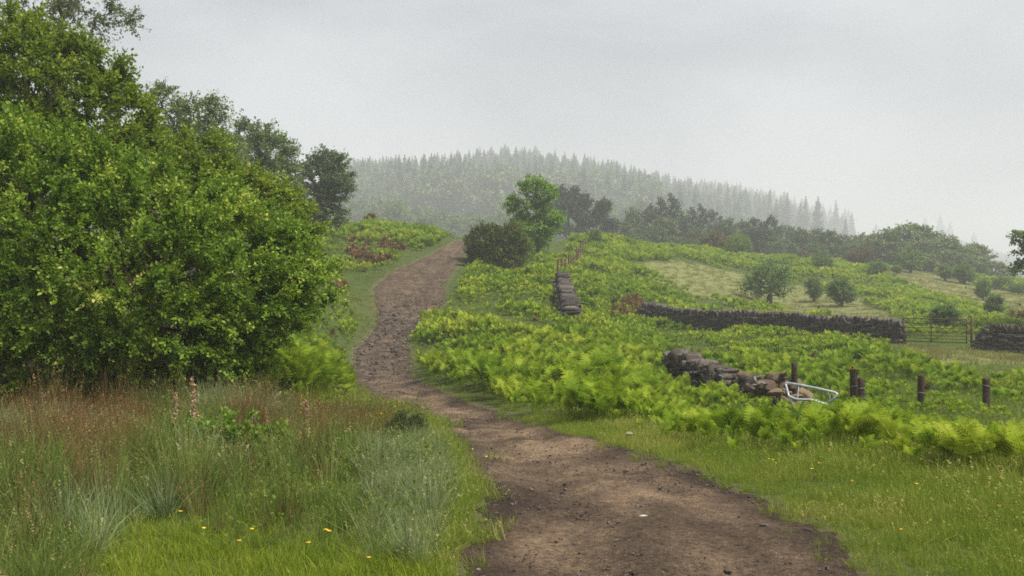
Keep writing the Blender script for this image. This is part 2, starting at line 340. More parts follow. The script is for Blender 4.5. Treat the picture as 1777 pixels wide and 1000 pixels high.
c = mixc(nt, .8, c, ramp(nt, [(.35, (.35, .34, .33)), (.5, (1, 1, 1)), (.65, (1.8, 1.7, 1.6))], grit), 'MULTIPLY')
hb = mth(nt, 'ADD', mth(nt, 'MULTIPLY', midn, .8), mth(nt, 'ADD', mth(nt, 'MULTIPLY', fine, .55), mth(nt, 'MULTIPLY', grit, .25)))
principled(nt, out, c, .92, .12, hb, .9, .06); M['path'] = m

# ground under the plants: colour follows what grows there
m, nt, out = mat('turf_ground'); pos = geo_pos(nt); g1 = nz(nt, 1.1, 6, .7, pos); g2 = nz(nt, 13, 5, .75, pos)
c = mixc(nt, 1.0, attr(nt, 'soil', out='Color'), ramp(nt, [(.3, (.6, .62, .55)), (.5, (1, 1, 1)), (.72, (1.4, 1.32, 1.2))], mth(nt, 'ADD', mth(nt, 'MULTIPLY', g1, .5), mth(nt, 'MULTIPLY', g2, .5))), 'MULTIPLY')
principled(nt, out, c, .95, .08, g2, .8, .05); M['ground'] = m

# ------------------------------------------------------------------ what grows where (rows/columns of the place as the camera sees it; results are world points)
R_FERN = [(738, 652), (760, 664), (816, 684), (880, 706), (960, 728), (1100, 742), (1188, 762), (1320, 780), (1430, 786), (1496, 792), (1584, 812), (1672, 836), (1900, 860), (2300, 900),
          (2300, 690), (1777, 668), (1640, 650), (1560, 640), (1530, 600), (1777, 630), (2300, 640), (2300, 400), (1040, 380), (1000, 400), (985, 440), (905, 455), (830, 455), (812, 470), (800, 500), (772, 545), (735, 575), (712, 600), (716, 635)]
L_FERN = [(430, 720), (612, 688), (606, 640), (618, 585), (600, 540), (585, 500), (560, 470), (600, 478), (660, 470), (720, 440), (770, 420), (800, 400), (540, 380), (440, 420)]
DRY = [[(1070, 458), (1180, 452), (1300, 478), (1390, 498), (1480, 515), (1590, 572), (1480, 568), (1330, 542), (1200, 512)],
       [(1510, 468), (1600, 468), (1700, 498), (1830, 520), (1830, 556), (1700, 536), (1600, 508)],
       [(1560, 598), (1800, 618), (1800, 640), (1600, 630)]]
DEAD = [[(595, 425), (640, 405), (690, 415), (700, 440), (660, 462), (610, 470)], [(570, 480), (600, 490), (600, 520), (575, 520)], [(1060, 530), (1110, 520), (1120, 560), (1060, 560)]]
def classes(x, y, z, seed=0):
    px, py = proj(x, y, z); d = np.hypot(x, y)
    k = np.clip(14 / np.maximum(d, 3), .15, 1.6)
    qx = px + 60 * k * fbm(x * .45, y * .45, 21, 3); qy = py + 34 * k * fbm(x * .45, y * .45, 31, 3)
    off = (px > 1800) & (y > 9)
    fern = inpoly(qx, qy, R_FERN) | inpoly(qx, qy, L_FERN)
    dry = inpoly(qx, qy, DRY[0]) | inpoly(qx, qy, DRY[1]) | inpoly(qx, qy, DRY[2])
    dead = inpoly(px, py, DEAD[0]) | inpoly(px, py, DEAD[1]) | inpoly(px, py, DEAD[2])
    return px, py, fern, dry, dead

# ------------------------------------------------------------------ ground and track meshes
def axis(c, s, lo, hi, n):
    a, b = math.asinh((lo - c) / s), math.asinh((hi - c) / s); return c + s * np.sinh(np.linspace(a, b, n))
gx, gy = axis(0, 3.2, -1250, 1250, 480), axis(7, 4.2, -14, 1800, 450)
X, Y = np.meshgrid(gx, gy); Zg = ground(X, Y)
e = path_in(X, Y); sink = smooth(-.02, .35, e) * np.clip(.06 + Y * .004, .06, .32)
xx, yy, zz = X.ravel(), Y.ravel(), Zg.ravel()
px, py, fern, dry, dead = classes(xx, yy, zz)
soil = np.tile(np.array([.060, .082, .022]), (len(xx), 1)); nb = fbm(xx * .3, yy * .3, 77, 4)[:, None]
soil += nb * np.array([.04, .02, .01])
soil[fern] = np.array([.062, .085, .020]) + nb[fern] * np.array([.04, .02, .01])
w = (dry & (xx == xx))[:, None]; soil = np.where(w, np.array([.165, .175, .062]), soil)
dd = np.abs(path_in(xx, yy)); verge = np.exp(-(dd / .16) ** 2)[:, None] * (yy < 80)[:, None]; soil = soil * (1 - .7 * verge) + .7 * verge * np.array([.13, .105, .06])
ff = (smooth(150, 230, np.hypot(xx, yy)))[:, None]; soil = soil * (1 - ff) + ff * np.array([.035, .055, .022])
nx, ny = len(gx), len(gy); ii = (np.arange(ny - 1)[:, None] * nx + np.arange(nx - 1)).ravel()
me = np_mesh('ground', np.stack([xx, yy, zz - sink.ravel()], -1), np.stack([ii, ii + 1, ii + nx + 1, ii + nx], -1), extra={'soil': np.clip(soil, .005, 1)}, sm=True)
tag(obj('ground', me, M['ground']), 'grassy hillside ground rising beyond the dip', kind='structure')

rows = np.concatenate([np.arange(-10, 4, .25), 4 * np.exp(np.arange(0, math.log(86 / 4.), .0062))]); cols = np.linspace(-.28, 1.28, 96)
l, r = path_edges(rows); wd = r - l
PX = l[:, None] + cols[None] * wd[:, None]; PY = np.broadcast_to(rows[:, None], PX.shape)
ee = path_edge(PX, PY)
far_ = np.clip(PY / 30, 0, 1.6)
PZ = ground(PX, PY) - (1 - smooth(-.22, .10, ee)) * (.05 + .12 * far_)
crs = np.clip((PX - l[:, None]) / wd[:, None], 0, 1)
PZ += .07 * smooth(48, 54, PY) * fbm(PX * 2.5, PY * .7, 57, 4) * 2 + .05 * fbm(PX * 1.1, PY * .8, 51, 4) * (1 + far_) + .03 * fbm(PX * 6, PY * 6, 53, 3) * (1 + 1.5 * far_)
ruts = np.exp(-((crs - .30) / .09) ** 2) + np.exp(-((crs - .70) / .09) ** 2); PZ -= .025 * ruts * (1 + far_)
gul = np.exp(-((crs - .62 - .18 * np.sin(PY * .35)) / .06) ** 2) * smooth(44, 50, PY); PZ -= .07 * gul
ppx, ppy = proj(PX, PY, PZ)
shale = smooth(720, 600, ppy + 90 * fbm(PX * .8, PY * .8, 61, 3)) * smooth(480, 560, ppy + 40 * fbm(PX * .8, PY * .8, 63, 3))
shale = np.maximum(shale * .62, .55 * smooth(.05, .22, fbm(PX * .9, PY * .9, 65, 4)) * smooth(25, 18, PY) * 0 + .35 * gul)
red = smooth(560, 520, ppy + 60 * fbm(PX * .6, PY * .6, 67, 3)) * (1 - shale) * .75
damp = np.clip(1.2 * (1 - smooth(0, .45, ee + .35 * fbm(PX * 1.3, PY * 1.3, 69, 3))) , 0, 1) * (1 - .6 * red) + .22 * smooth(.03, .2, fbm(PX * .55, PY * .35, 71, 3)) * (PY < 30)
n1, n2 = PX.shape; ii = (np.arange(n1 - 1)[:, None] * n2 + np.arange(n2 - 1)).ravel()
me = np_mesh('path', np.stack([PX, PY, PZ], -1).reshape(-1, 3), np.stack([ii, ii + 1, ii + n2 + 1, ii + n2], -1),
             extra={'shale': shale.ravel(), 'red': red.ravel(), 'damp': np.clip(damp.ravel(), 0, 1)}, sm=True)
tag(obj('path', me, M['path']), 'brown earth track winding up over the hill', kind='structure')

# ------------------------------------------------------------------ prototypes of small plants (used only through scatter)
PROTO = bpy.data.collections.new('plant_sources')          # never linked: instanced by the stuff objects
def proto_set(name, meshes, material):
    c = bpy.data.collections.new(name)
    for i, me in enumerate(meshes):
        o = bpy.data.objects.new(f'{name}_{i:02d}', me); me.materials.append(material); c.objects.link(o)
    return c

def fern_mesh(seed, nf, pairs, pinn, hgt=.60, ln=.46):
    """a bracken clump: arching fronds, each with pairs of toothed side leaflets"""
    rng = np.random.default_rng(seed); B = Bag()
    for f in range(nf):
        az = 2 * math.pi * (f + rng.random() * .8) / nf; h = hgt * rng.uniform(.7, 1.12); L = ln * rng.uniform(.75, 1.15); bend = rng.uniform(.35, 1.0)
        t = np.linspace(0, 1, pairs + 8); ang = np.where(t < .45, 1.5 - .25 * t, 1.39 - bend * 2.0 * (t - .45))   # elevation along the stalk
        st = np.where(t < .45, h / .45, L / .55) * (t[1] - t[0])
        rr = np.cumsum(np.cos(ang) * st); zz = np.cumsum(np.sin(ang) * st)
        ox, oy = rng.normal(0, .05, 2); dx, dy = math.cos(az), math.sin(az)
        P3 = np.stack([ox + rr * dx, oy + rr * dy, zz - .03], -1); side = np.array([-dy, dx, 0.]); tf = .35 * rng.random() + .3
        V, Q = tubes(P3[:-1], P3[1:], np.full(len(t) - 1, .005), np.full(len(t) - 1, .004), 3); B.add(V, Q, tint=.45)
        i0 = np.searchsorted(t, .40); idx = np.arange(i0, len(t)); s = (t[idx] - t[i0]) / (1 - t[i0] + 1e-6)
        wdt = .30 * L / .55 * np.where(s < .12, .75 + s * 2, (1 - (s - .12) / .88) ** .85) + .015
        tang = unit(np.gradient(P3, axis=0))
        for k, i in enumerate(idx):
            for sg in (-1, 1):
                out = unit(side * sg + .45 * tang[i] + np.array([0, 0, rng.uniform(-.28, .15)])); nrm = unit(np.cross(out, tang[i])); bw = unit(np.cross(nrm, out))
                if bw @ tang[i] < 0: bw = -bw
                l = wdt[k] * rng.uniform(.85, 1.1); tc = np.clip(tf + .25 * s[k] + rng.normal(0, .09), 0, 1)
                if pinn:
                    u = np.linspace(.06, .94, pinn); c0 = P3[i] + out * (u * l)[:, None] + np.array([0, 0, -.10]) * (u ** 2 * l)[:, None]
                    hw = (.26 * l * (1 - u * .85) + .004)[:, None]; half = out * (l / pinn * .55)
                    for s2 in (-1, 1):
                        tip = c0 + bw * s2 * hw + out * (l / pinn * .5)
                        V = np.stack([c0 - half, c0 + half, tip], 1).reshape(-1, 3); B.add(V, T=np.arange(len(V)).reshape(-1, 3), tint=tc)
                else:
                    hw = .20 * l + .01; m = P3[i] + out * l * .4; tip = P3[i] + out * l - np.array([0, 0, .12 * l])
                    B.add(np.array([P3[i], m - bw * hw, tip, m + bw * hw]), Q=[[0, 1, 2, 3]], tint=tc)
    return B.mesh('fern')
def tuft_mesh(seed, n, h, spread, width, lean=.35, heads=0, stiff=False, tip=.15):
    rng = np.random.default_rng(seed); a = rng.uniform(0, 2 * math.pi, n); rad = spread * np.sqrt(rng.random(n))
    b = np.stack([np.cos(a) * rad, np.sin(a) * rad, np.full(n, -.03)], -1); H = h * rng.uniform(.45, 1.1, n)
    a2 = a + rng.normal(0, .8, n); ld = np.stack([np.cos(a2), np.sin(a2), np.zeros(n)], -1); le = np.abs(rng.normal(0, lean, n))
    f = rng.uniform(0, 2 * math.pi, n); wv = np.stack([np.cos(f), np.sin(f), np.zeros(n)], -1); K = 4; V = []
    u = np.linspace(0, 1, K); tint0 = np.clip(rng.normal(.45, .2, n), 0, 1); tt = []
    for k in range(K):
        c = b + np.array([0, 0, 1.]) * (H * u[k] * (1 - .35 * np.minimum(le, 1) * u[k]))[:, None] + ld * (H * le * (u[k] ** (1.3 if stiff else 2)))[:, None]
        w = (width * (1 - u[k] * .93) * rng.uniform(.7, 1.3, n))[:, None]; V += [c - wv * w, c + wv * w]; tt += [np.clip(tint0 + tip * u[k], 0, 1)] * 2
    V = np.stack(V, 1); tt = np.stack(tt, 1); o = np.arange(n)[:, None] * 2 * K
    q = np.array([[2 * k, 2 * k + 1, 2 * k + 3, 2 * k + 2] for k in range(K - 1)]); B = Bag()
    B.add(V.reshape(-1, 3), Q=(o[:, :, None] + q[None]).reshape(-1, 4), tint=tt.ravel())
    for k in range(heads):                                  # seed heads at blade tips
        i = rng.integers(n); p = V[i, -1]; d = unit(V[i, -1] - V[i, -5]); m = 12
        s = rng.random(m); c = p + d * (s * .10 - .06)[:, None]; o3 = unit(rng.normal(size=(m, 3)) + d) * .016; sd = np.cross(o3, d) * .35
        B.add(np.stack([c - sd, c + sd, c + o3], 1).reshape(-1, 3), T=np.arange(3 * m).reshape(-1, 3), tint=1.0)
    return B.mesh('tuft')
def herb_mesh(seed, n, h, r, leaf):
    rng = np.random.default_rng(seed); c = rng.normal(0, 1, (n, 3)) * np.array([r, r, h * .25]) + np.array([0, 0, h * .5]); c[:, 2] = np.abs(c[:, 2])
    d = unit(rng.normal(size=(n, 3)) + np.array([0, 0, .4]) + unit(c) * .6); return leaves(c, d, leaf, .55, rng, .3)
LT = np.array([[0, 0, 0], [.30, .34, .07], [.23, .72, .05], [0, 1, -.06], [-.23, .72, .05], [-.30, .34, .07]])
def leaves(c, d, size, ratio, rng, upb=.5, tint=None):
    """a leaf on every point c along direction d: two folded halves"""
    n = len(c); s = size * rng.uniform(.6, 1.25, n); up = unit(rng.normal(0, 1 - upb * .6, (n, 3)) + np.array([0, 0, upb * 2])); d = unit(d); u = unit(np.cross(d, up)); w = np.cross(u, d)
    V = c[:, None] + s[:, None, None] * (LT[None, :, 0:1] * ratio / .5 * u[:, None] + LT[None, :, 1:2] * d[:, None] + LT[None, :, 2:3] * w[:, None])
    o = np.arange(n)[:, None] * 6; Q = np.concatenate([o + np.array([[0, 1, 2, 3]]), o + np.array([[0, 3, 4, 5]])])
    t = np.clip(rng.normal(.45, .22, n), 0, 1) if tint is None else tint
    return np_mesh('leaves', V.reshape(-1, 3), Q, tint=np.repeat(t, 6))

FERN_N = proto_set('fern_near', [fern_mesh(s, 5, 11, 6) for s in range(6)], M['fern'])
FERN_M = proto_set('fern_mid', [fern_mesh(20 + s, 5, 9, 0) for s in range(5)], M['fern'])
FERN_F = proto_set('fern_far', [fern_mesh(40 + s, 6, 5, 0, .6, .7) for s in range(4)], M['fern'])
FERN_D = proto_set('fern_dead', [fern_mesh(60 + s, 5, 8, 0, .35, .6) for s in range(3)], M['fern_dead'])
GRASS = proto_set('grass_tuft', [tuft_mesh(s, 36, .165, .10, .0028, .55, 1) for s in range(5)], M['grass'])
LAWN = proto_set('lawn_tuft', [tuft_mesh(10 + s, 40, .11, .10, .0028, .6) for s in range(4)], M['lawn'])
GRASS_F = proto_set('grass_far', [tuft_mesh(15 + s, 30, .34, .35, .012, .4) for s in range(4)], M['grass'])
TALL = proto_set('tall_tuft', [tuft_mesh(70 + s, 46, .56, .10, .0034, .42, 4) for s in range(5)], M['tall'])
RUSH = proto_set('rush_tuft', [tuft_mesh(80 + s, 70, .60, .11, .0026, .26, 8, True) for s in range(4)], M['rush'])
BLUE = proto_set('blue_tuft', [tuft_mesh(90 + s, 80, .44, .06, .0032, .52, 3, True) for s in range(3)], M['bluegrass'])
DRYT = proto_set('dry_tuft', [tuft_mesh(95 + s, 34, .26, .40, .012, .5) for s in range(4)], M['dry'])
HERB = proto_set('herb_clump', [herb_mesh(s, 60, .26, .10, .026) for s in range(4)], M['herb'])
def pebble(seed, flat=.6):
    rng = np.random.default_rng(seed); V, Q, t = stones(np.zeros((1, 3)), np.eye(3)[None], np.array([[1, rng.uniform(.6, .9), flat * rng.uniform(.6, 1)]]), rng, .16, .3); return np_mesh('pebble', V, Q, tint=t)
PEB = proto_set('pebble', [pebble(s) for s in range(8)], M['rubble'])
PEBW = proto_set('pale_pebble', [pebble(40 + s, .5) for s in range(4)], M['boulder_pale'])

def scatter(name, pts, scl, coll, label, rng, tilt=.12, tint=None, cat=None, parent=None):
    n = len(pts); me = np_mesh(name, pts)
    for k, v in (('scl', scl), ('itint', np.clip(rng.normal(.5, .22, n), 0, 1) if tint is None else tint)):
        a = me.attributes.new(k, 'FLOAT', 'POINT'); a.data.foreach_set('value', np.asarray(v, np.float32))
    a = me.attributes.new('pick', 'INT', 'POINT'); a.data.foreach_set('value', rng.integers(0, len(coll.objects), n).astype(np.int32))
    rot = np.stack([rng.normal(0, tilt, n), rng.normal(0, tilt, n), rng.uniform(0, 2 * math.pi, n)], -1).astype(np.float32)
    a = me.attributes.new('rot', 'FLOAT_VECTOR', 'POINT'); a.data.foreach_set('vector', rot.ravel())
    o = obj(name, me); tag(o, label, cat, kind='stuff')
    ng = bpy.data.node_groups.new('scatter_' + name, 'GeometryNodeTree')
    ng.interface.new_socket('Geometry', in_out='INPUT', socket_type='NodeSocketGeometry'); ng.interface.new_socket('Geometry', in_out='OUTPUT', socket_type='NodeSocketGeometry')
    N = ng.nodes; gi, go = N.new('NodeGroupInput'), N.new('NodeGroupOutput'); ip = N.new('GeometryNodeInstanceOnPoints'); ci = N.new('GeometryNodeCollectionInfo')
    ci.inputs['Collection'].default_value = coll; ci.inputs['Separate Children'].default_value = True; ci.inputs['Reset Children'].default_value = True
    def na(nm, dt):
        x = N.new('GeometryNodeInputNamedAttribute'); x.data_type = dt; x.inputs['Name'].default_value = nm; return next(s for s in x.outputs if s.enabled and s.name == 'Attribute')
    L = ng.links; L.new(gi.outputs[0], ip.inputs['Points']); L.new(ci.outputs[0], ip.inputs['Instance']); ip.inputs['Pick Instance'].default_value = True
    L.new(na('pick', 'INT'), ip.inputs['Instance Index']); L.new(na('rot', 'FLOAT_VECTOR'), ip.inputs['Rotation']); L.new(na('scl', 'FLOAT'), ip.inputs['Scale']); L.new(ip.outputs[0], go.inputs[0])
    md = o.modifiers.new('scatter', 'NODES'); md.node_group = ng
    return o

def sample(y0, y1, dens, rng, azl=-.60, azr=.62):
    """random ground points between two depths"""
    area = .5 * (math.tan(azr) - math.tan(azl)) * (y1 * y1 - y0 * y0); n = int(area * dens)
    y = np.sqrt(rng.uniform(y0 * y0, y1 * y1, n)); x = y * rng.uniform(math.tan(azl), math.tan(azr), n)
    z = ground(x, y); return x, y, z
def framed(px, py, a=-160, b=1940): return (px > a) & (px < b)
rng = np.random.default_rng(11)

# bracken
fp = {'n': [], 'm': [], 'f': []}; fs = {'n': [], 'm': [], 'f': []}; dp, dsz = [], []; gp, gs = [], []; dryp, drys = [], []
for (y0, y1, dens, lod) in ((8, 19, 34, 'n'), (19, 34, 20, 'n'), (34, 62, 17, 'm'), (62, 150, 7.0, 'f')):
    x, y, z = sample(y0, y1, dens, rng); px, py, fern, dry, dead = classes(x, y, z); pe = path_in(x, y)
    ok = framed(px, py) & (pe < -.25)
    f_ = .75 if y1 < 40 else (.5 if y1 < 70 else .28); lum = fbm(x * f_, y * f_, 91, 3); lum2 = fbm(x * .11, y * .11, 95, 2)
    thin = rng.random(len(x)) < np.clip((.62 if y1 < 70 else .85) + 3.0 * lum + .9 * lum2, .10, 1)
    gate = (px > 1545) & (py < 640) & (py > 585)
    k = ok & fern & ~dry & thin & (~dead | (rng.random(len(x)) < .55)) & ~gate
    s = np.clip(.86 + 2.4 * lum, .35, 1.5) * rng.uniform(.7, 1.2, len(x)) * .54; s *= np.where((px < 640) & (py > 540), 1.0, 1); s *= np.where((px < 1060) & (y < 24), 1.08, .92); s = np.where((px > 1080) & (y < 16), np.clip(s, .2, .46), s)
    s *= np.where((px > 1130) & (y > 12) & (y < 27), .72, 1); s *= np.where((y > 62), 1.05, 1); s *= np.where((px > 1050) & (y > 38) & (y < 57), .7, 1)
    s *= np.where((px > 1280) & (y > 13.5) & (y < 23), .62, 1)
    heap = (px > 1255) & (px < 1480) & (y > 17) & (y < 24.5); s *= np.where(heap, .75, 1)
    fp[lod].append(np.stack([x, y, z], -1)[k]); fs[lod].append(s[k])
    kd = ok & dead & (rng.random(len(x)) < .26); dp.append(np.stack([x, y, z], -1)[kd]); dsz.append(np.full(kd.sum(), .6))
    kd = ok & fern & ~dead & (rng.random(len(x)) < .006) & (lum < -.02) & (y > 26); dp.append(np.stack([x, y, z], -1)[kd]); dsz.append(np.full(kd.sum(), .45))
for lod, coll, lab in (('n', FERN_N, 'bright green bracken filling the bank right of the track'), ('m', FERN_M, 'bracken covering the rise around the walls'), ('f', FERN_F, 'bracken spread over the distant hillside')):
    p_, s_ = np.concatenate(fp[lod]), np.concatenate(fs[lod])
    scatter('bracken', p_, s_, coll, lab, rng, .14, np.clip(.50 + 1.5 * fbm(p_[:, 0] * .5, p_[:, 1] * .5, 101, 3) + rng.normal(0, .17, len(p_)), 0, 1))
x, y, z = sample(8, 20, 16, rng); px, py, fern, dry, dead = classes(x, y - .75, ground(x, y - .75)); pe = path_in(x, y); f0 = classes(x, y, z)[2]; f1 = classes(x, y + .8, ground(x, y + .8))[2]
k = framed(px, py) & ~f0 & f1 & (pe < -.5) & (rng.random(len(x)) < .30); scatter('bracken', np.stack([x, y, z], -1)[k], rng.uniform(.16, .40, k.sum()), FERN_N, 'small young bracken straying into the verge grass', rng, .2)
scatter('dead_bracken', np.concatenate(dp), np.concatenate(dsz), FERN_D, 'rust brown dead bracken among the green', rng, .3)

# grass away from the camera
P_, S_, D_, DS_ = [], [], [], []
for (y0, y1, dens) in ((13, 30, 14), (30, 60, 6), (60, 150, 2.6)):
    x, y, z = sample(y0, y1, dens, rng); px, py, fern, dry, dead = classes(x, y, z); pe = path_in(x, y); ok = framed(px, py) & (pe < .05)
    k = ok & ~dry & (~fern | (rng.random(len(x)) < .45)); P_.append(np.stack([x, y, z], -1)[k]); S_.append((rng.uniform(.35, .8, len(x)) * np.where(pe > -.8, .5, 1))[k])
    left = (px < 720) & (pe > -3.0) & ~fern
    k = ok & (dry | (left & (rng.random(len(x)) < .75))); D_.append(np.stack([x, y, z], -1)[k]); DS_.append(rng.uniform(.5, 1.0, k.sum()) * np.where(left[k], .65, 1))
scatter('grass', np.concatenate(P_), np.concatenate(S_), GRASS_F, 'green grass on the far verges and field', rng)
scatter('dry_grass', np.concatenate(D_), np.concatenate(DS_), DRYT, 'pale dry grass strips on the hillside', rng)

# near verges
x, y, z = sample(3.2, 15, 280, rng, -.62, .62); px, py, fern, dry, dead = classes(x, y, z); pe = path_in(x, y); nz1 = fbm(x * 1.3, y * 1.3, 111, 3)
mid_ = sum(path_edges(y)) / 2; right = (pe < .45) & (x > mid_); left = (pe < .45) & (x <= mid_)
pq = path_edge(x, y); edge = rng.random(len(x)) < np.maximum(smooth(.10, -.10, pq), .10 * smooth(.40, .05, pq))
k = right & edge & framed(px, py, -100, 1900) & (~fern | (rng.random(len(x)) < .35)); sc = rng.uniform(.55, 1.15, len(x)) * (.65 + .75 * smooth(.2, 1.5, -pe)) * (1 + nz1)
scatter('grass', np.stack([x, y, z], -1)[k], sc[k], GRASS, 'short meadow grass on the right verge beside the track', rng, .2, np.clip(.55 + .9 * nz1[k] + rng.normal(0, .15, k.sum()), 0, 1))
fline = 938 + 45 * nz1 - 14 * np.sin(px / 130.) + 170 * smooth(250, 90, px) + 55 * smooth(640, 760, px)
front = (py + rng.normal(0, 14, len(py)) > fline)
k = left & edge & framed(px, py, -200, 1900) & front
scatter('lawn_grass', np.stack([x, y, z], -1)[k], rng.uniform(.7, 1.3, k.sum()), LAWN, 'bright short grass at the near left edge', rng, .2)
k = left & edge & ~front & (y < 22) & (rng.random(len(x)) < np.where(pe > -.7, .75, .16))
scatter('grass', np.stack([x, y, z], -1)[k], rng.uniform(.6, 1.2, k.sum()), GRASS, 'short grass below the rushes left of the track', rng, .2)
sel = rng.random(len(x)) < .16; dens2 = left & ~front & (sel | ((px > 640) & (px < 850) & (py > 790) & (rng.random(len(x)) < .12))) & (pe < -.18) & framed(px, py, -250, 900) & (y < 14)
hmod = (smooth(.2, 1.4, -pe) * .6 + .45) * (.45 + .55 * smooth(0, 75, fline - py)) * np.clip(1 + 1.2 * fbm(x * 1.7, y * 1.7, 133, 2), .5, 1.5)
blue = ((px + 60 * nz1 > 640) & (px < 850) & (py > 790 + 80 * nz1)) | (fbm(x * .8, y * .8, 123, 3) > .17)
bx_, by_ = px + 90 * fbm(x * 1.1, y * 1.1, 129, 3), py + 50 * fbm(x * 1.1, y * 1.1, 131, 3)
brown = inpoly(bx_, by_, [(-400, 820), (-400, 700), (200, 710), (275, 755), (240, 810), (120, 830)]) | inpoly(bx_, by_, [(430, 700), (720, 690), (690, 790), (560, 815), (420, 790)]) | (rng.random(len(x)) < .10)
brown &= ~((px > 560) & (py > 790))
k = dens2 & brown & ~blue; scatter('rushes', np.stack([x, y, z], -1)[k], (rng.uniform(.6, 1.1, len(x)) * hmod * np.where(px > 450, .72, .92))[k], RUSH, 'brown rushes in front of the willow', rng, .13)
k = dens2 & blue; scatter('grey_rushes', np.stack([x, y, z], -1)[k], (rng.uniform(.7, 1.55, len(x)) * np.clip(hmod, .55, 1.0))[k], BLUE, 'grey green rush tussocks at the track edge', rng, .15)
k = dens2 & ~brown & ~blue; scatter('tall_grass', np.stack([x, y, z], -1)[k], (rng.uniform(.5, 1.0, len(x)) * hmod)[k], TALL, 'tall dark green grass left of the track', rng, .16)
k = dens2 & (rng.random(len(x)) < .12) & (nz1 > .0) & (px > 150); scatter('weeds', np.stack([x, y, z + .12], -1)[k], rng.uniform(.7, 1.2, k.sum()), HERB, 'leafy weeds growing up through the tall grass', rng, .3)

# loose stone on the track
x, y, z = sample(3.5, 66, 40, rng, -.25, .40); pe = path_in(x, y); px, py = proj(x, y, z)
mid = smooth(720, 590, py) * smooth(480, 560, py); pr = np.where(y < 20, .16, .25) + mid * .45
k = (pe > -.1) & (rng.random(len(x)) < pr + .3 * (pe < .25)); big = mid[k] * .6 + .4
sz = np.exp(rng.normal(-5.3, .5, k.sum())) * (1 + 1.7 * mid[k]) * (1 + np.clip(y[k] / 40, 0, 1))
scatter('gravel', np.stack([x, y, z + .003], -1)[k], np.minimum(sz, .085), PEB, 'loose dark stone chips on the track', rng, .3)
x, y, z = sample(4.2, 17, 420, rng, -.20, .36); pe = path_edge(x, y); cl_ = fbm(x * 1.4, y * 1.4, 151, 4); k = (pe > -.05) & (rng.random(len(x)) < np.clip(.35 + 2.2 * cl_ + .5 * smooth(.3, 0, pe), .04, 1))
scatter('grit', np.stack([x, y, z + .001], -1)[k], np.minimum(np.exp(rng.normal(-5.5, .5, k.sum())), .016), PEB, 'fine dark grit strewn over the near track', rng, .3)
x, y, z = sample(4.5, 30, 3.0, rng, -.25, .40); pe = path_in(x, y); k = (pe > .05) & (rng.random(len(x)) < .16)
scatter('pale_gravel', np.stack([x, y, z + .003], -1)[k], np.exp(rng.normal(-4.9, .4, k.sum())), PEBW, 'scattered pale pebbles on the track', rng, .2)

# ------------------------------------------------------------------ trees
def grow(trunk, targets, bf=.35, sag=.06, rng=None):
    nodes = [np.array(p, float) for p in trunk]; par = [-1] + list(range(len(trunk) - 1)); plen = [0.0]
    for i in range(1, len(trunk)): plen.append(plen[-1] + np.linalg.norm(nodes[i] - nodes[i - 1]) * .6)
    N = np.zeros((len(trunk) + 3 * len(targets) + 8, 3)); PL = np.zeros(len(N)); n = len(trunk); N[:n] = nodes; PL[:n] = plen; par = par + [0] * (len(N) - n)
    mid = np.array(trunk[len(trunk) // 2]); order = np.argsort(np.linalg.norm(targets - mid, axis=1)); ends = np.zeros(len(targets), int)
    for ti in order:
        t = targets[ti]; v = t - N[:n]; d = np.linalg.norm(v, axis=1); c = d + bf * PL[:n] + .6 * np.maximum(0, N[:n, 2] - t[2]); c[0] += 5
        p = int(np.argmin(c)); a = N[p].copy(); last = p
        for f in (.4, .75, 1.0):
            q = a + (t - a) * f
            if f < 1: q = q + rng.normal(0, sag * d[p], 3) + np.array([0, 0, sag * d[p] * .8])
            N[n] = q; par[n] = last; PL[n] = PL[last] + np.linalg.norm(q - N[last]); last = n; n += 1
        ends[ti] = last
    return N[:n], np.array(par[:n]), ends

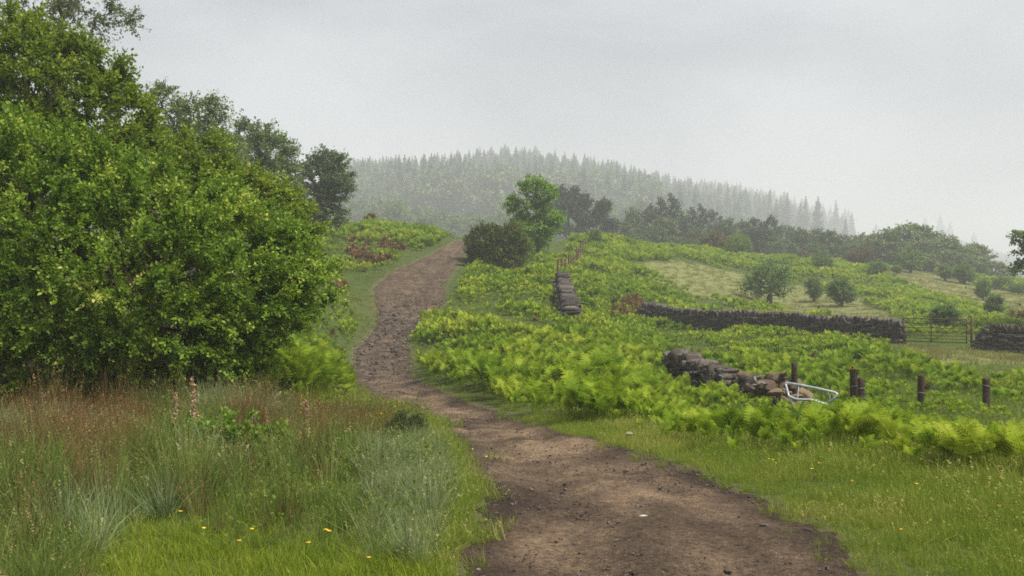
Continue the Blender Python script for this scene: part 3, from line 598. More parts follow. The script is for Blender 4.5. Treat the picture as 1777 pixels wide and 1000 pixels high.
def build_tree(name, label, cat, base, trunk, blobs, ncl, leaf, lmat, bmat, seed, group=None, twigs=5, per=24, tl=.45, ratio=.5, shell=.5, droop=.0, rtip=.006, rmax=9, upb=.5, flat=1.0, tips=True):
    rng = np.random.default_rng(seed); bl = np.array(blobs, float); vol = (bl[:, 3] * bl[:, 4] * bl[:, 5]) ** .75; cnt = rng.choice(len(bl), ncl * 3, p=vol / vol.sum())
    u = unit(rng.normal(size=(len(cnt), 3))); rad = (shell + (1 - shell) * rng.random(len(cnt)) ** .6)[:, None]
    T = bl[cnt, :3] + u * rad * bl[cnt, 3:6]
    deep = np.zeros(len(T), bool)
    for b in bl: deep |= (((T - b[:3]) / (b[3:6] * .62)) ** 2).sum(1) < 1
    T = T[~deep | (rng.random(len(T)) < .12)]
    T = T[:ncl]; T = T[T[:, 2] > .12]; far = rng.random(len(T)) < .16; T[far] += (T[far] - bl[:, :3].mean(0)) * rng.uniform(.02, .10, (far.sum(), 1))
    N, par, ends = grow(trunk, T, rng=rng); w = np.zeros(len(N)); w[ends] += 1
    for i in range(len(N) - 1, 0, -1): w[par[i]] += w[i]
    rr = rtip * np.maximum(w, .6) ** .48; rr = np.minimum(rr, rtip * rmax * 3); ch = np.arange(1, len(N))
    V, Q = tubes(N[par[ch]], N[ch], rr[par[ch]] * np.where(w[par[ch]] > 2.5 * w[ch], .55, 1), rr[ch], 6)
    root = empty(name, base, label, cat, group)
    obj('trunk', np_mesh('trunk', V, Q, sm=True), bmat, root)
    cen = (bl[:, :3] * vol[:, None]).sum(0) / vol.sum()
    d0 = unit(unit(T - cen) * .8 + unit(N[ends] - N[par[ends]]) * .7 + np.array([0, 0, .25 - droop]))
    n = len(T); D = unit(d0[:, None] + rng.normal(0, .55, (n, twigs, 3)) * np.array([1, 1, flat])); s = rng.random((n, twigs, per)) ** .8
    ln = tl * rng.uniform(.6, 1.25, (n, twigs)); C = T[:, None, None] + D[:, :, None] * ((s - .35) * ln[..., None])[..., None] + np.array([0, 0, -1.]) * (droop * (s ** 2) * ln[..., None])[..., None]
    C += rng.normal(0, leaf * .35, C.shape); LD = D[:, :, None] * .8 + rng.normal(0, .6, C.shape) + np.array([0, 0, -droop * .8])
    ctint = rng.normal(0, .15, (n, 1, 1)); T = T; tint = np.clip(.40 + ctint + rng.normal(0, .17, s.shape) + (.22 * (s - .5) if tips else 0), 0, 1)
    me = leaves(C.reshape(-1, 3), LD.reshape(-1, 3), leaf, ratio, rng, upb, tint.ravel()); me.name = 'crown'
    obj('crown', me, lmat, root)
    return root

def px_tree(name, label, cat, px, d, blobs, **kw):
    """blobs given as (column, row, depth offset, rx, ry, rdepth) in photo pixels at depth d"""
    x, y = at(px, d), d; z = gz(x, y); s = d / F; bl = []
    for (bx, by, bd, rx, ry, rd) in blobs: bl.append(((bx - px) * s, bd, EYE - (by - CY) * s - z, rx * s, rd if rd else rx * s, ry * s))
    tr = kw.pop('trunk', None)
    if tr is None: tr = [(px, None), (px, .33), (px, .66)]
    top = max(b[2] for b in bl); trunk = []
    for (tx, h) in tr: trunk.append(((tx - px) * s, 0, -.15 if h is None else top * h))
    return build_tree(name, label, cat, (x, y, z), trunk, bl, **kw)

px_tree('goat_willow', 'huge dense goat willow bush filling the left side beside the rushes', 'tree', 290, 13.6,
        [(60, 430, -.4, 230, 210, 1.7), (270, 470, -.7, 170, 150, 1.4), (400, 480, .2, 120, 130, 1.1), (190, 375, .2, 180, 100, 1.5), (355, 400, .4, 110, 80, 1.1), (450, 465, .5, 85, 85, .9), (485, 490, .7, 55, 60, .7),
         (-150, 380, .3, 190, 260, 2), (120, 600, -.6, 190, 95, 1.3), (330, 600, -.2, 110, 80, 1.0), (-80, 620, -.4, 150, 100, 1.3), (395, 600, .2, 65, 75, .8), (40, 330, .4, 160, 90, 1.5), (510, 500, .6, 55, 60, .7), (440, 560, .4, 70, 65, .8), (200, 520, -1.0, 150, 110, 1.0), (20, 520, -1.0, 150, 110, 1.0), (300, 560, -.8, 120, 90, .9), (230, 655, -.6, 130, 50, .9), (370, 650, -.2, 60, 50, .7), (60, 660, -.8, 120, 50, 1.0)],
        trunk=[(330, None), (345, .15), (330, .35), (260, .6)], ncl=1700, leaf=.053, lmat=M['willow'], bmat=M['bark'], seed=3, twigs=6, per=36, tl=.46, shell=.55, rtip=.0042, upb=.45)
px_tree('goat_willow', 'tall yellow green willow rising behind the big bush at upper left', 'tree', 60, 18,
        [(-60, 160, 0, 160, 130, 1.6), (70, 160, .2, 110, 90, 1.3), (160, 210, .2, 95, 75, 1.2), (20, 90, .3, 85, 70, 1.1), (230, 300, .5, 110, 85, 1.2), (330, 330, .8, 90, 60, 1.0), (60, 290, 0, 170, 100, 1.5), (190, 150, .2, 40, 40, .6), (420, 350, 1, 70, 50, .9), (300, 268, .5, 75, 50, .9), (110, 110, .2, 70, 50, .9), (400, 335, .9, 75, 55, .9), (470, 390, 1.0, 62, 48, .8), (215, 210, .3, 40, 50, .7)],
        ncl=1150, leaf=.070, lmat=M['willow_far'], bmat=M['bark'], seed=5, twigs=5, per=24, tl=.48, shell=.6, rtip=.006)
px_tree('birch_tree', 'sparse wispy birch against the sky at the top left corner', 'tree', 95, 24,
        [(60, 20, 0, 70, 70, 1.2), (130, 40, 0, 55, 50, .9), (180, 20, .2, 50, 22, .7), (205, 10, .2, 28, 14, .5), (110, 110, 0, 60, 60, .9), (190, 125, 0, 34, 26, .5), (205, 160, .1, 26, 26, .5), (90, -50, 0, 110, 50, 1.3)],
        trunk=[(100, None), (100, .3), (100, .62), (98, .85)], ncl=260, leaf=.06, lmat=M['birch'], bmat=M['bark_birch'], seed=8, twigs=4, per=17, tl=.6, shell=.35, droop=.35, rtip=.006)
px_tree('birch_tree', 'thin topped birch with dark leaning tips above the big bush', 'tree', 330, 40,
        [(290, 175, 0, 34, 26, .8), (345, 205, 0, 44, 34, 1), (375, 190, 0, 18, 26, .5), (330, 260, 0, 70, 55, 1.4), (375, 270, .3, 45, 50, 1.1)],
        trunk=[(335, None), (335, .4), (332, .75)], ncl=380, leaf=.10, lmat=M['tree_mid'], bmat=M['bark'], seed=13, twigs=4, per=15, tl=.8, shell=.4, droop=.25, rtip=.011)
px_tree('birch_tree', 'rounded grey green birch in mist behind the bush', 'tree', 455, 54,
        [(440, 232, 0, 36, 24, 1.1), (470, 262, 0, 40, 34, 1.3), (430, 285, 0, 45, 45, 1.4), (480, 310, 0, 42, 40, 1.3), (450, 350, 0, 55, 40, 1.6), (400, 262, 0, 22, 30, .8)],
        trunk=[(455, None), (455, .4), (455, .8)], ncl=480, leaf=.135, lmat=M['tree_mid'], bmat=M['bark'], seed=17, twigs=4, per=15, tl=1.0, shell=.4, droop=.3, rtip=.014)
px_tree('hawthorn_tree', 'dark open crowned tree on the crest left of the track', 'tree', 552, 66,
        [(570, 285, 0, 32, 18, 1), (585, 318, 0, 28, 22, 1), (550, 310, 0, 34, 28, 1.2), (540, 350, 0, 40, 32, 1.3), (575, 372, 0, 26, 18, .9), (500, 360, .3, 40, 40, 1.3), (590, 335, 0, 20, 14, .6)],
        trunk=[(548, None), (550, .35), (553, .6), (560, .8)], ncl=420, leaf=.15, lmat=M['tree_dark'], bmat=M['bark'], seed=19, twigs=4, per=15, tl=.9, shell=.4, rtip=.018, flat=.6)
px_tree('ash_tree', 'upright bright green tree beside the hill fence', 'tree', 930, 76,
        [(925, 326, 0, 22, 18, .8), (943, 342, 0, 22, 24, .8), (915, 362, 0, 28, 18, .9), (950, 380, 0, 24, 20, .8), (906, 390, 0, 20, 14, .7), (930, 398, 0, 30, 16, 1.1), (938, 418, 0, 18, 10, .7), (893, 352, 0, 12, 12, .5)],
        trunk=[(931, None), (931, .25), (933, .5), (930, .75)], ncl=300, leaf=.17, lmat=M['ash'], bmat=M['bark'], seed=23, twigs=4, per=15, tl=.8, shell=.35, rtip=.016, droop=.15)
px_tree('hawthorn_bush', 'dense dark hawthorn dome with russet top beside the track', 'bush', 865, 62,
        [(858, 430, 0, 48, 36, 1.7), (840, 418, 0, 28, 26, 1.1), (885, 422, 0, 28, 30, 1.1), (865, 452, 0, 48, 22, 1.6), (828, 445, 0, 16, 14, .7)], trunk=[(865, None), (865, .2), (862, .5)],
        ncl=420, leaf=.10, lmat=M['haw'], bmat=M['bark'], seed=29, twigs=5, per=16, tl=.55, shell=.62, rtip=.012)
px_tree('hawthorn_bush', 'light green spindly shrub between the dark hawthorn and the bright tree', 'bush', 905, 66, [(903, 415, 0, 14, 26, .6), (908, 440, 0, 18, 20, .7)], trunk=[(906, None), (906, .3), (905, .6)],
        ncl=70, leaf=.11, lmat=M['haw_light'], bmat=M['bark'], seed=31, twigs=4, per=13, tl=.6, shell=.4, rtip=.012)
px_tree('ash_tree', 'feathery tree half cut by the right edge of the photo', 'tree', 1812, 58,
        [(1772, 410, 0, 12, 14, .5), (1775, 440, 0, 18, 14, .6), (1768, 460, 0, 12, 8, .4), (1800, 420, 0, 24, 34, .9), (1825, 450, 0, 36, 44, 1.2), (1830, 400, 0, 30, 30, 1)], trunk=[(1815, None), (1815, .35), (1812, .7)],
        ncl=170, leaf=.15, lmat=M['tree_mid'], bmat=M['bark'], seed=37, twigs=4, per=13, tl=.7, shell=.35, droop=.4, rtip=.014)

# bushes dotted over the bracken hillside: (column, top, foot, half width, material, depth, label)
HB = [(1335, 455, 526, 38, 'haw_green', 84, 'largest grey green hawthorn standing in the dry grass behind the long wall'),
      (1280, 409, 461, 21, 'haw_light', 122, 'light green round bush on the hill crest before the dark trees'),
      (1243, 405, 446, 25, 'haw_red', 128, 'russet brown bush beside the light green one on the crest'),
      (1427, 440, 476, 18, 'haw_green', 112, 'small dark rounded bush alone in the bracken above the big hawthorn'),
      (1523, 453, 497, 17, 'haw_green', 112, 'ragged upright bush left of the upper dry grass strip'),
      (1494, 430, 461, 21, 'haw_red', 134, 'brownish rounded bush on the crest below the domed tree'),
      (1580, 432, 470, 25, 'haw_green', 132, 'pale green bush at the foot of the domed tree'),
      (1413, 485, 524, 12, 'haw_green', 86, 'thin sparse sapling just right of the big hawthorn'),
      (1460, 488, 533, 19, 'haw_green', 80, 'open twiggy bush above the right half of the long wall'),
      (1638, 532, 588, 22, 'haw_green', 58, 'grey green bush growing just behind the gate'),
      (1725, 514, 556, 13, 'haw_green', 72, 'narrow upright bush right of the gate'),
      (1706, 488, 526, 11, 'haw_green', 100, 'slim bush below the lower end of the upper dry strip'),
      (1640, 462, 496, 10, 'haw_green', 124, 'slim bush above the middle of the upper dry strip'),
      (1673, 462, 500, 15, 'haw_green', 122, 'rounded bush right of the slim one on the upper slope'),
      (1556, 461, 485, 7, 'haw_light', 125, 'tiny light green sapling at the top of the upper dry strip'),
      (1762, 540, 580, 28, 'haw_red', 62, 'reddish bush behind the wall at the right edge'),
      (1740, 480, 520, 16, 'haw_green', 118, 'loose grey bush high on the right slope'),
      (1768, 492, 530, 16, 'haw_green', 112, 'small bush at the right edge of the hillside'),
      (1393, 438, 456, 10, 'haw_red', 136, 'small brown bush low on the crest before the dark trees'),
      (727, 388, 412, 20, 'haw_green', 80, 'low dark shrub on the crest left of the track top'),
      (641, 372, 396, 10, 'haw_red', 82, 'brownish shrub on the left bank crest'),
      (1033, 400, 428, 10, 'haw_green', 92, 'leafy sapling at the upper end of the hill fence'),
      (800, 458, 480, 9, 'haw_green', 60, 'small low shrub at the left foot of the dark hawthorn')]
protos = {}
for i, (px, t, b, hw, mk, d, lab) in enumerate(HB):
    x = at(px, d); z = gz(x, d); s = d / F; foot = EYE - (b - CY) * s; H = (b - t) * s + (foot - z); W = hw * s
    pk = (mk, 'a' if H > W * 1.9 else 'b')
    if pk not in protos:
        rr_ = .34 if pk[1] == 'a' else .5
        bl = [(0, 0, .62, rr_, rr_, .36), (-rr_ * .4, .1, .42, rr_ * .7, rr_ * .7, .25), (rr_ * .45, 0, .45, rr_ * .65, rr_ * .6, .26), (.05, -.1, .78, rr_ * .6, rr_ * .6, .2)]
        protos[pk] = build_tree('hawthorn_bush', lab, 'bush', (x, d, z), [(0, 0, -.05), (.01, 0, .18), (0, .01, .45)], bl, 130, .042 if hw > 14 else .05, M[mk], M['bark'], 200 + i, twigs=4, per=13, tl=.30, shell=.25, rtip=.006, ratio=.6)
        o = protos[pk]; o['base_half'] = rr_
    src = protos[pk]; k = W / src['base_half']; sclv = (k, k, H / 1.02)
    if src['label'] == lab: src.location = (x, d, z); src.scale = sclv; src.rotation_euler = (0, 0, i * 1.3)
    else: copy_tree(src, (x, d, z), i * 1.3, sclv, lab)

# dark trees along the hedge behind the hillside
def wood_tree(label, blobs, ncl, leafsz, m, seed, trunk=((0, 0, -.3), (0, 0, 4), (0, 0, 8)), name='broadleaf_tree', **kw):
    return build_tree(name, label, 'tree', (0, 0, -500), list(trunk), blobs, ncl, leafsz, m, M['bark'], seed, twigs=4, per=9, tl=1.5, rtip=.03, **kw)
GA, GB = 'dark trees in the belt behind the bracken hillside', 'rounded trees at the right end of the belt'
B1 = [wood_tree('', [(0, 0, 6.5, 4.2, 3.5, 3.6), (-2.2, 0, 4.2, 3, 3, 3), (2.4, 0, 4.5, 3, 3, 3), (.5, 0, 9.2, 2.4, 2.4, 2)], 190, .50, M['tree_dark'], 301, shell=.5),
      wood_tree('', [(0, 0, 5, 4.6, 3.5, 3.8), (-3, 0, 3.6, 3.2, 3, 2.8), (3, 0, 3.4, 3.2, 3, 2.6), (0, 0, 7.6, 3, 3, 2)], 190, .50, M['tree_dark'], 302, shell=.5),
      wood_tree('', [(0, 0, 10.5, 2.2, 2.2, 1.6), (-1.2, 0, 8.4, 2.6, 2.4, 1.4), (1.4, 0, 6.6, 3, 2.6, 1.6), (-.8, 0, 4.4, 3, 2.6, 1.8)], 150, .42, M['pine'], 303, shell=.3, flat=.5, name='pine_tree')]
rng = np.random.default_rng(77); used = set()
def put(src, px, d, toprow, wpx, label, group, hsrc, wsrc, i):
    x = at(px, d); z = gz(x, d); H = EYE - (toprow - CY) * d / F - z; k = H / hsrc; kw_ = wpx * d / F / wsrc
    if id(src) not in used:
        used.add(id(src)); src.location = (x, d, z); src.scale = (kw_, kw_, k); src.rotation_euler = (0, 0, i * 2.1); src['label'] = label; src['group'] = group
    else: copy_tree(src, (x, d, z), i * 2.1, (kw_, kw_, k), label, group)
belt = [(1075, 388, 26), (1100, 372, 28), (1128, 362, 26), (1160, 345, 30), (1180, 372, 34), (1150, 384, 40), (1212, 362, 24), (1238, 372, 24), (1262, 385, 26), (1290, 390, 26), (1310, 383, 20), (1336, 380, 22), (1362, 396, 24), (1390, 402, 24),
        (1415, 402, 26), (1440, 405, 28), (1465, 412, 28), (1492, 412, 26), (1120, 395, 34), (1205, 392, 34), (1330, 402, 30), (1270, 402, 28), (1050, 405, 18), (1480, 425, 26)]
for i, (px, t, w) in enumerate(belt):
    kind = 2 if px in (1160, 1212, 1238, 1310, 1336, 1128) else (i % 2); d = 162 + 26 * ((i * 7) % 5) / 4.
    put(B1[kind], px, d, t, w * 1.15, 'dark misty tree in the belt along the top of the bracken hillside', GA, (11, 9.4, 12)[kind], (4.6, 5.6, 3.6)[kind], i)
for i in range(19):
    px = 1066 + 23 * i + 6 * math.sin(i * 2.3); put(B1[(i + 1) % 2], px, 158 + 5 * (i % 3), np.interp(px, [1060, 1160, 1300, 1500], [408, 398, 414, 432]) + 5 * math.sin(i * 1.7), 30, 'low dark tree filling the foot of the belt along the hillside', GA, (11, 9.4)[(i + 1) % 2], (4.6, 5.6)[(i + 1) % 2], 120 + i)
B2 = [wood_tree('', [(0, 0, 5.5, 5, 4, 4), (-3.4, 0, 4.2, 3.4, 3, 3.2), (3.4, 0, 4, 3.4, 3, 3), (0, 0, 8, 3.2, 3, 2)], 260, .46, M['tree_mid'], 305, shell=.55)]
labs = ['biggest domed tree at the right end of the dark tree belt', 'lower tree joined to the left flank of the domed tree', 'rounded tree on the right flank of the domed tree', 'last small rounded tree of the belt above the right slope', 'rounded low tree sloping down to the right edge', 'lowest tree of the belt beside the right edge']
for i, (px, t, w, d) in enumerate(((1575, 393, 62, 165), (1525, 408, 34, 172), (1632, 412, 40, 168), (1688, 426, 34, 170), (1655, 438, 36, 160), (1722, 455, 26, 158))):
    put(B2[0], px, d, t, w * 1.35, labs[i], GB, 10, 6, 50 + i)
for lab_, px, t, w in (('tallest dark pine with a layered crown right of the bright tree', 986, 329, 24), ('dark pine between the two pines right of the bright tree', 1012, 343, 17), ('lone small pine with a bare trunk left of the tree belt', 1048, 353, 14)):
    pt = build_tree('pine_tree', lab_, 'tree', (at(px, 158), 158, gz(at(px, 158), 158)), [(0, 0, -.3), (.1, 0, 4), (0, 0, 8), (.2, 0, 11)],
                    [(0, 0, 11, w * .075, w * .07, .9), (-.6, 0, 9.4, w * .085, w * .07, .8), (.8, 0, 8, w * .09, w * .07, .8), (-.2, 0, 6.4, w * .06, w * .06, .7)], 110, .40, M['pine'], M['bark'], 310 + px, twigs=4, per=10, tl=1.2, shell=.3, flat=.4, rtip=.022)
    pt.scale[2] = (EYE - (t - CY) * 158 / F - pt.location.z) / 11.8

# young mixed trees along the foot of the plantation
GC = 'pale green young trees along the foot of the plantation'
B3 = [wood_tree('', [(0, 0, 5, 3, 3, 3.5), (-1.5, 0, 3.4, 2.4, 2.4, 2.4), (1.6, 0, 3.6, 2.4, 2.4, 2.4), (0, 0, 7.6, 1.8, 1.8, 1.6)], 120, .5, M['haw_green'], 306, shell=.5), wood_tree('', [(0, 0, 4, 3.6, 3, 3), (0, 0, 6.4, 2.2, 2.2, 1.8)], 110, .5, M['tree_mid'], 307, shell=.5)]
for i in range(46):
    px = 585 + 500 * ((i * .618) % 1) + rng.normal(0, 8); d = 250 + 150 * ((i * .37) % 1); t = 386 - (d - 250) * .27 + rng.normal(0, 6) - (10 if px < 700 else 0)
    put(B3[i % 2], px, d, t, 22 + 12 * rng.random(), 'pale misty young tree along the foot of the conifer plantation', GC, (9, 8)[i % 2], (3.6, 4)[i % 2], 80 + i)

# conifer plantation on the far hill
def spruce(seed, H=14.0, Rb=3.3, whorls=22, nb=8, gap=.05):
    rng = np.random.default_rng(seed); B = Bag(); B.add(*polytube([(0, 0, -.5), (0, 0, H * .5), (0, 0, H)], np.array([.16, .09, .02]), 5)[:2], tint=.2)
    for w in range(whorls):
        u = gap + (1 - gap) * (w + .5) / whorls; z = H * u; rad = Rb * (1 - u) ** .8 * rng.uniform(.75, 1.15) + .12
        for k in range(nb):
            a = 2 * math.pi * (k + rng.random() * .9) / nb; r = rad * rng.uniform(.6, 1.15); dx, dy = math.cos(a), math.sin(a); sx, sy = -dy, dx; hw = .26 * r + .14; dr = -.22 * r * (1 - u * .9) + .12 * r * u
            c = np.array([0, 0, z]); m = c + np.array([dx * r * .55, dy * r * .55, dr * .5 + .06]); t = c + np.array([dx * r, dy * r, dr + .10 * r]); s = np.array([sx * hw, sy * hw, -.18 * r])
            B.add(np.array([c + [0, 0, .5], m - s * np.array([1, 1, -1]), t, m + s, m + np.array([0, 0, .2]), m + np.array([0, 0, -.6 * r - .25])]), T=[[0, 1, 4], [1, 2, 4], [4, 2, 3], [0, 4, 3], [0, 5, 2]], tint=np.clip(rng.normal(.45, .2), 0, 1))
    return B.mesh('conifer')
SPR = [spruce(1), spruce(2, 14, 2.8, 19, 8), spruce(3, 14, 3.8, 22, 8), spruce(4, 14, 2.4, 17, 7, .2), spruce(5, 14, 3.2, 20, 7, .12)]
for me in SPR: me.materials.append(M['conifer'])
rng = np.random.default_rng(5); cand = []
def ridge(px): return np.interp(px, [300, 600, 760, 900, 1100, 1250, 1400, 1500, 1600], [688, 728, 752, 776, 840, 1130, 1460, 1610, 1650])
pxs = rng.uniform(560, 1500, 7500); fr = rng.random(7500) ** .8; dn = np.interp(pxs, [560, 900, 1100, 1300, 1500], [415, 435, 470, 540, 660]); ds = dn + (ridge(pxs) + 20 - dn) * fr
X_, Y_ = at(pxs, ds), ds; Z_ = ground(X_, Y_); keep = np.ones(len(X_), bool)
cell = {}
for i in range(len(X_)):                                     # keep the trees apart
    c = (int(X_[i] // 4.6), int(Y_[i] // 4.6))
    if c in cell or (pxs[i] > 1270 and rng.random() < ((pxs[i] - 1270) / 215) ** .7): keep[i] = False
    else: cell[c] = 1
X_, Y_, Z_, pxs = X_[keep], Y_[keep], Z_[keep], pxs[keep]
sky = ridge(pxs) - Y_ < 26; gap = sky & (rng.random(len(X_)) < .38); X_, Y_, Z_, pxs, sky = X_[~gap], Y_[~gap], Z_[~gap], pxs[~gap], sky[~gap]
rank = np.where(sky, 0, Y_ / 2000.); order = np.argsort(rank)
hs = 1.32 * np.clip(rng.normal(.80, .24, len(X_)) * (1 + .9 * fbm(X_ * .02, Y_ * .02, 141, 3)), .3, 1.3) * np.interp(pxs, [1150, 1450], [1, 1.6]); hs[sky] *= rng.uniform(.55, 1.3, sky.sum())
ind = order[:300]; rest = order[300:]; first = {}
for i in ind:
    k = int(rng.integers(5)); lab = 'conifer tip standing on the misty skyline of the far hill' if sky[i] else 'grey green conifer in the front ranks of the far plantation'
    grp = 'conifers along the skyline' if sky[i] else 'conifers in the front ranks of the plantation'
    o = bpy.data.objects.new('conifer_tree', SPR[k]) if k not in first else first[k].copy(); first.setdefault(k, o); COL.objects.link(o)
    o.location = (X_[i], Y_[i], Z_[i]); s = hs[i]; o.scale = (s * rng.uniform(1.05, 1.6),) * 2 + (s,); o.rotation_euler = (rng.normal(0, .02), rng.normal(0, .02), rng.uniform(0, 6.28)); tag(o, lab, 'tree', grp)
CON = bpy.data.collections.new('conifer_sources'); MIXED = bpy.data.collections.new('mixed_sources')
for i in range(3):
    g = np.random.default_rng(600 + i); c = unit(g.normal(size=(800, 3))) * (g.random((800, 1)) ** .25) * np.array([4.2, 4.2, 4.6]) * (1 + .25 * g.random((800, 1))) + np.array([0, 0, 6.0]); me = leaves(c, g.normal(size=c.shape), 1.0, .8, g, .5); me.materials.append(M['tree_dark']); MIXED.objects.link(bpy.data.objects.new(f'mixed_source_{i}', me))
for i, me in enumerate(SPR): CON.objects.link(bpy.data.objects.new(f'conifer_source_{i}', me))
low_ = (Y_[rest] - np.interp(pxs[rest], [560, 900, 1100], [415, 435, 470])) / 300. + .5 * fbm(X_[rest] * .012, Y_[rest] * .012, 143, 3) < .22
rb = rest[low_ & (rng.random(len(rest)) < .6)]; rest = np.setdiff1d(rest, rb)
scatter('mixed_forest', np.stack([X_, Y_, Z_], -1)[rb], hs[rb] * rng.uniform(.6, 1.2, len(rb)), MIXED, 'rounded broadleaved trees massed along the lower slope of the far hill', rng, .02)
scatter('conifer_forest', np.stack([X_, Y_, Z_], -1)[rest], hs[rest], CON, 'conifer plantation covering the far hill in mist', rng, .02)
for i, (px, d, t) in enumerate(((1448, 1250, 362), (1475, 1300, 374), (1520, 1400, 388), (1605, 1600, 376), (1632, 1620, 372), (1648, 1640, 384), (1440, 1200, 384), (1690, 1650, 402), (1418, 1200, 352), (1392, 1150, 344))):
    x = at(px, d); z = gz(x, d); H = EYE - (t - CY) * d / F - z; o = first[i % 5].copy(); COL.objects.link(o); o.location = (x, d, z); o.scale = (H / 14 * 1.5,) * 2 + (H / 14,)
    tag(o, 'faint lone conifer fading into the mist right of the plantation', 'tree', 'lone conifers in the mist')

# ------------------------------------------------------------------ dry stone walls
def dry_wall(name, label, line, h, th, material, seed, ln=.26, ch=.085, cope=True, batter=.12, hvar=.0, level=None, rough=.07):
    """line: list of (x, y); stones laid in courses on both faces, upright coping on top"""
    rng = np.random.default_rng(seed); p = np.array(line, float); seg = np.linalg.norm(np.diff(p, axis=0), axis=1); cum = np.concatenate([[0], np.cumsum(seg)]); Ltot = cum[-1]
    def pos(s): return np.stack([np.interp(s, cum, p[:, 0]), np.interp(s, cum, p[:, 1])], -1)
    def tan(s): return unit(pos(np.minimum(s + .2, Ltot)) - pos(np.maximum(s - .2, 0)))
    cs, axs, szs = [], [], []; nc = int(h / ch)
    hh = lambda s: h * (1 + hvar * np.sin(s * 2.1 + seed) + hvar * .7 * np.sin(s * 5.3)) if level is None else np.interp(s / Ltot, [a for a, _ in level], [b for _, b in level])
    for c in range(nc):
        for face in (-1, 1):
            s = -ln * rng.random()
            while s < Ltot:
                w = ln * rng.uniform(.55, 1.6); sm_ = min(max(s + w / 2, 0), Ltot); z = (c + .5) * ch
                if z < hh(np.array([sm_]))[0]:
                    q = pos(np.array([sm_]))[0]; t = tan(np.array([sm_]))[0]; nn = np.array([-t[1], t[0]]); off = face * (th / 2 * (1 - batter * z / h) - .10) + rng.normal(0, .015 + rough * .2)
                    cs.append([q[0] + nn[0] * off, q[1] + nn[1] * off, gz(q[0], q[1]) - .05 + z]); sl = math.atan2(gz(*(q + t * .4)) - gz(*(q - t * .4)), .8) + rng.normal(0, rough)
                    a0 = np.array([t[0] * math.cos(sl), t[1] * math.cos(sl), math.sin(sl)]); a2 = np.array([-t[0] * math.sin(sl), -t[1] * math.sin(sl), math.cos(sl)]); axs.append([a0, np.cross(a2, a0), a2]); szs.append([w * .5, .13 * rng.uniform(.8, 1.2), ch * .5 * rng.uniform(.8, 1.15)])
                s += w
    if cope:
        s = 0.
        while s < Ltot:
            w = rng.uniform(.05, .12); q = pos(np.array([s]))[0]; t = tan(np.array([s]))[0]; H = hh(np.array([s]))[0]; lean = rng.normal(.15, .22 + rough); hh2 = rng.uniform(.09, .20)
            a0 = np.array([t[0] * math.cos(lean), t[1] * math.cos(lean), math.sin(lean)]); a2 = np.array([-t[0] * math.sin(lean), -t[1] * math.sin(lean), math.cos(lean)])
            cs.append([q[0] + rng.normal(0, .02), q[1] + rng.normal(0, .02), gz(q[0], q[1]) - .05 + H + hh2 * .6]); axs.append([a0, np.cross(a2, a0), a2]); szs.append([w * .5, th * .42 * rng.uniform(.8, 1.1), hh2]); s += w
    V, Q, t = stones(np.array(cs), np.array(axs), np.array(szs), rng, .11, .3)
    root = empty(name, (p[0, 0], p[0, 1], gz(*p[0])), label, 'wall'); V = V - np.array(root.location)[None]
    obj('stonework', np_mesh('stonework', V, Q, tint=t), material, root)
    # packed core between the faces
    s = np.linspace(0, Ltot, max(3, int(Ltot / .5))); q = pos(s); t = tan(s); nn = np.stack([-t[:, 1], t[:, 0]], -1); zt = np.array([gz(*a) for a in q]); H = hh(s); k = th * .34; c = []
    for (o_, top) in ((-k, 0), (k, 0), (k * .8, 1), (-k * .8, 1)): c.append(np.concatenate([q + nn * o_, (zt - .1 + top * (H + .04))[:, None]], 1))
    V = np.stack(c, 1).reshape(-1, 3) - np.array(root.location); n = len(s); i = np.arange(n - 1)[:, None] * 4; Q = np.concatenate([np.stack([i[:, 0] + a, i[:, 0] + b, i[:, 0] + 4 + b, i[:, 0] + 4 + a], -1) for a, b in ((0, 1), (1, 2), (2, 3), (3, 0))] + [np.array([[3, 2, 1, 0]]), np.array([[0, 1, 2, 3]]) + (n - 1) * 4])
    obj('rubble_core', np_mesh('rubble_core', V, Q, tint=np.full(len(V), .1)), material, root)
    return root
def pt(px, d): return (at(px, d), d)
dry_wall('dry_stone_wall', 'long dark dry stone wall with jagged coping left of the gate', [pt(1117, 54), pt(1200, 52.4), pt(1300, 50.3), pt(1400, 48.2), pt(1480, 46.6), pt(1540, 45.5), pt(1563, 45)], .86, .55, M['wall'], 1, .30, .085)
dry_wall('dry_stone_wall', 'dark stone wall running out of the photo right of the gate', [pt(1694, 42.4), pt(1740, 42), pt(1800, 41.6), pt(1880, 41)], .92, .60, M['wall'], 2, .30, .085, level=[(0, .45), (.08, .8), (.18, .95), (1, .95)])
dry_wall('ruined_wall', 'tumbledown lichened wall stub leading down to the boulder heap', [pt(1168, 28.5), pt(1205, 27), pt(1250, 25.4), pt(1285, 24.2), pt(1310, 23.3)], .85, .62, M['wall_lichen'], 3, .26, .085, True, .2, level=[(0, .58), (.10, .72), (.22, .70), (.34, .54), (.45, .60), (.56, .46), (.68, .50), (.8, .34), (.9, .38), (1, .22)], rough=.32)
dry_wall('ruined_wall', 'end on stone wall stub climbing the slope right of the dark hawthorn', [pt(990, 42.5), pt(986, 45), pt(981, 48.5), pt(976, 53)], .9, .74, M['wall'], 4, .27, .065, True, .08, rough=.36, level=[(0, .40), (.12, .7), (.4, .85), (1, .95)])

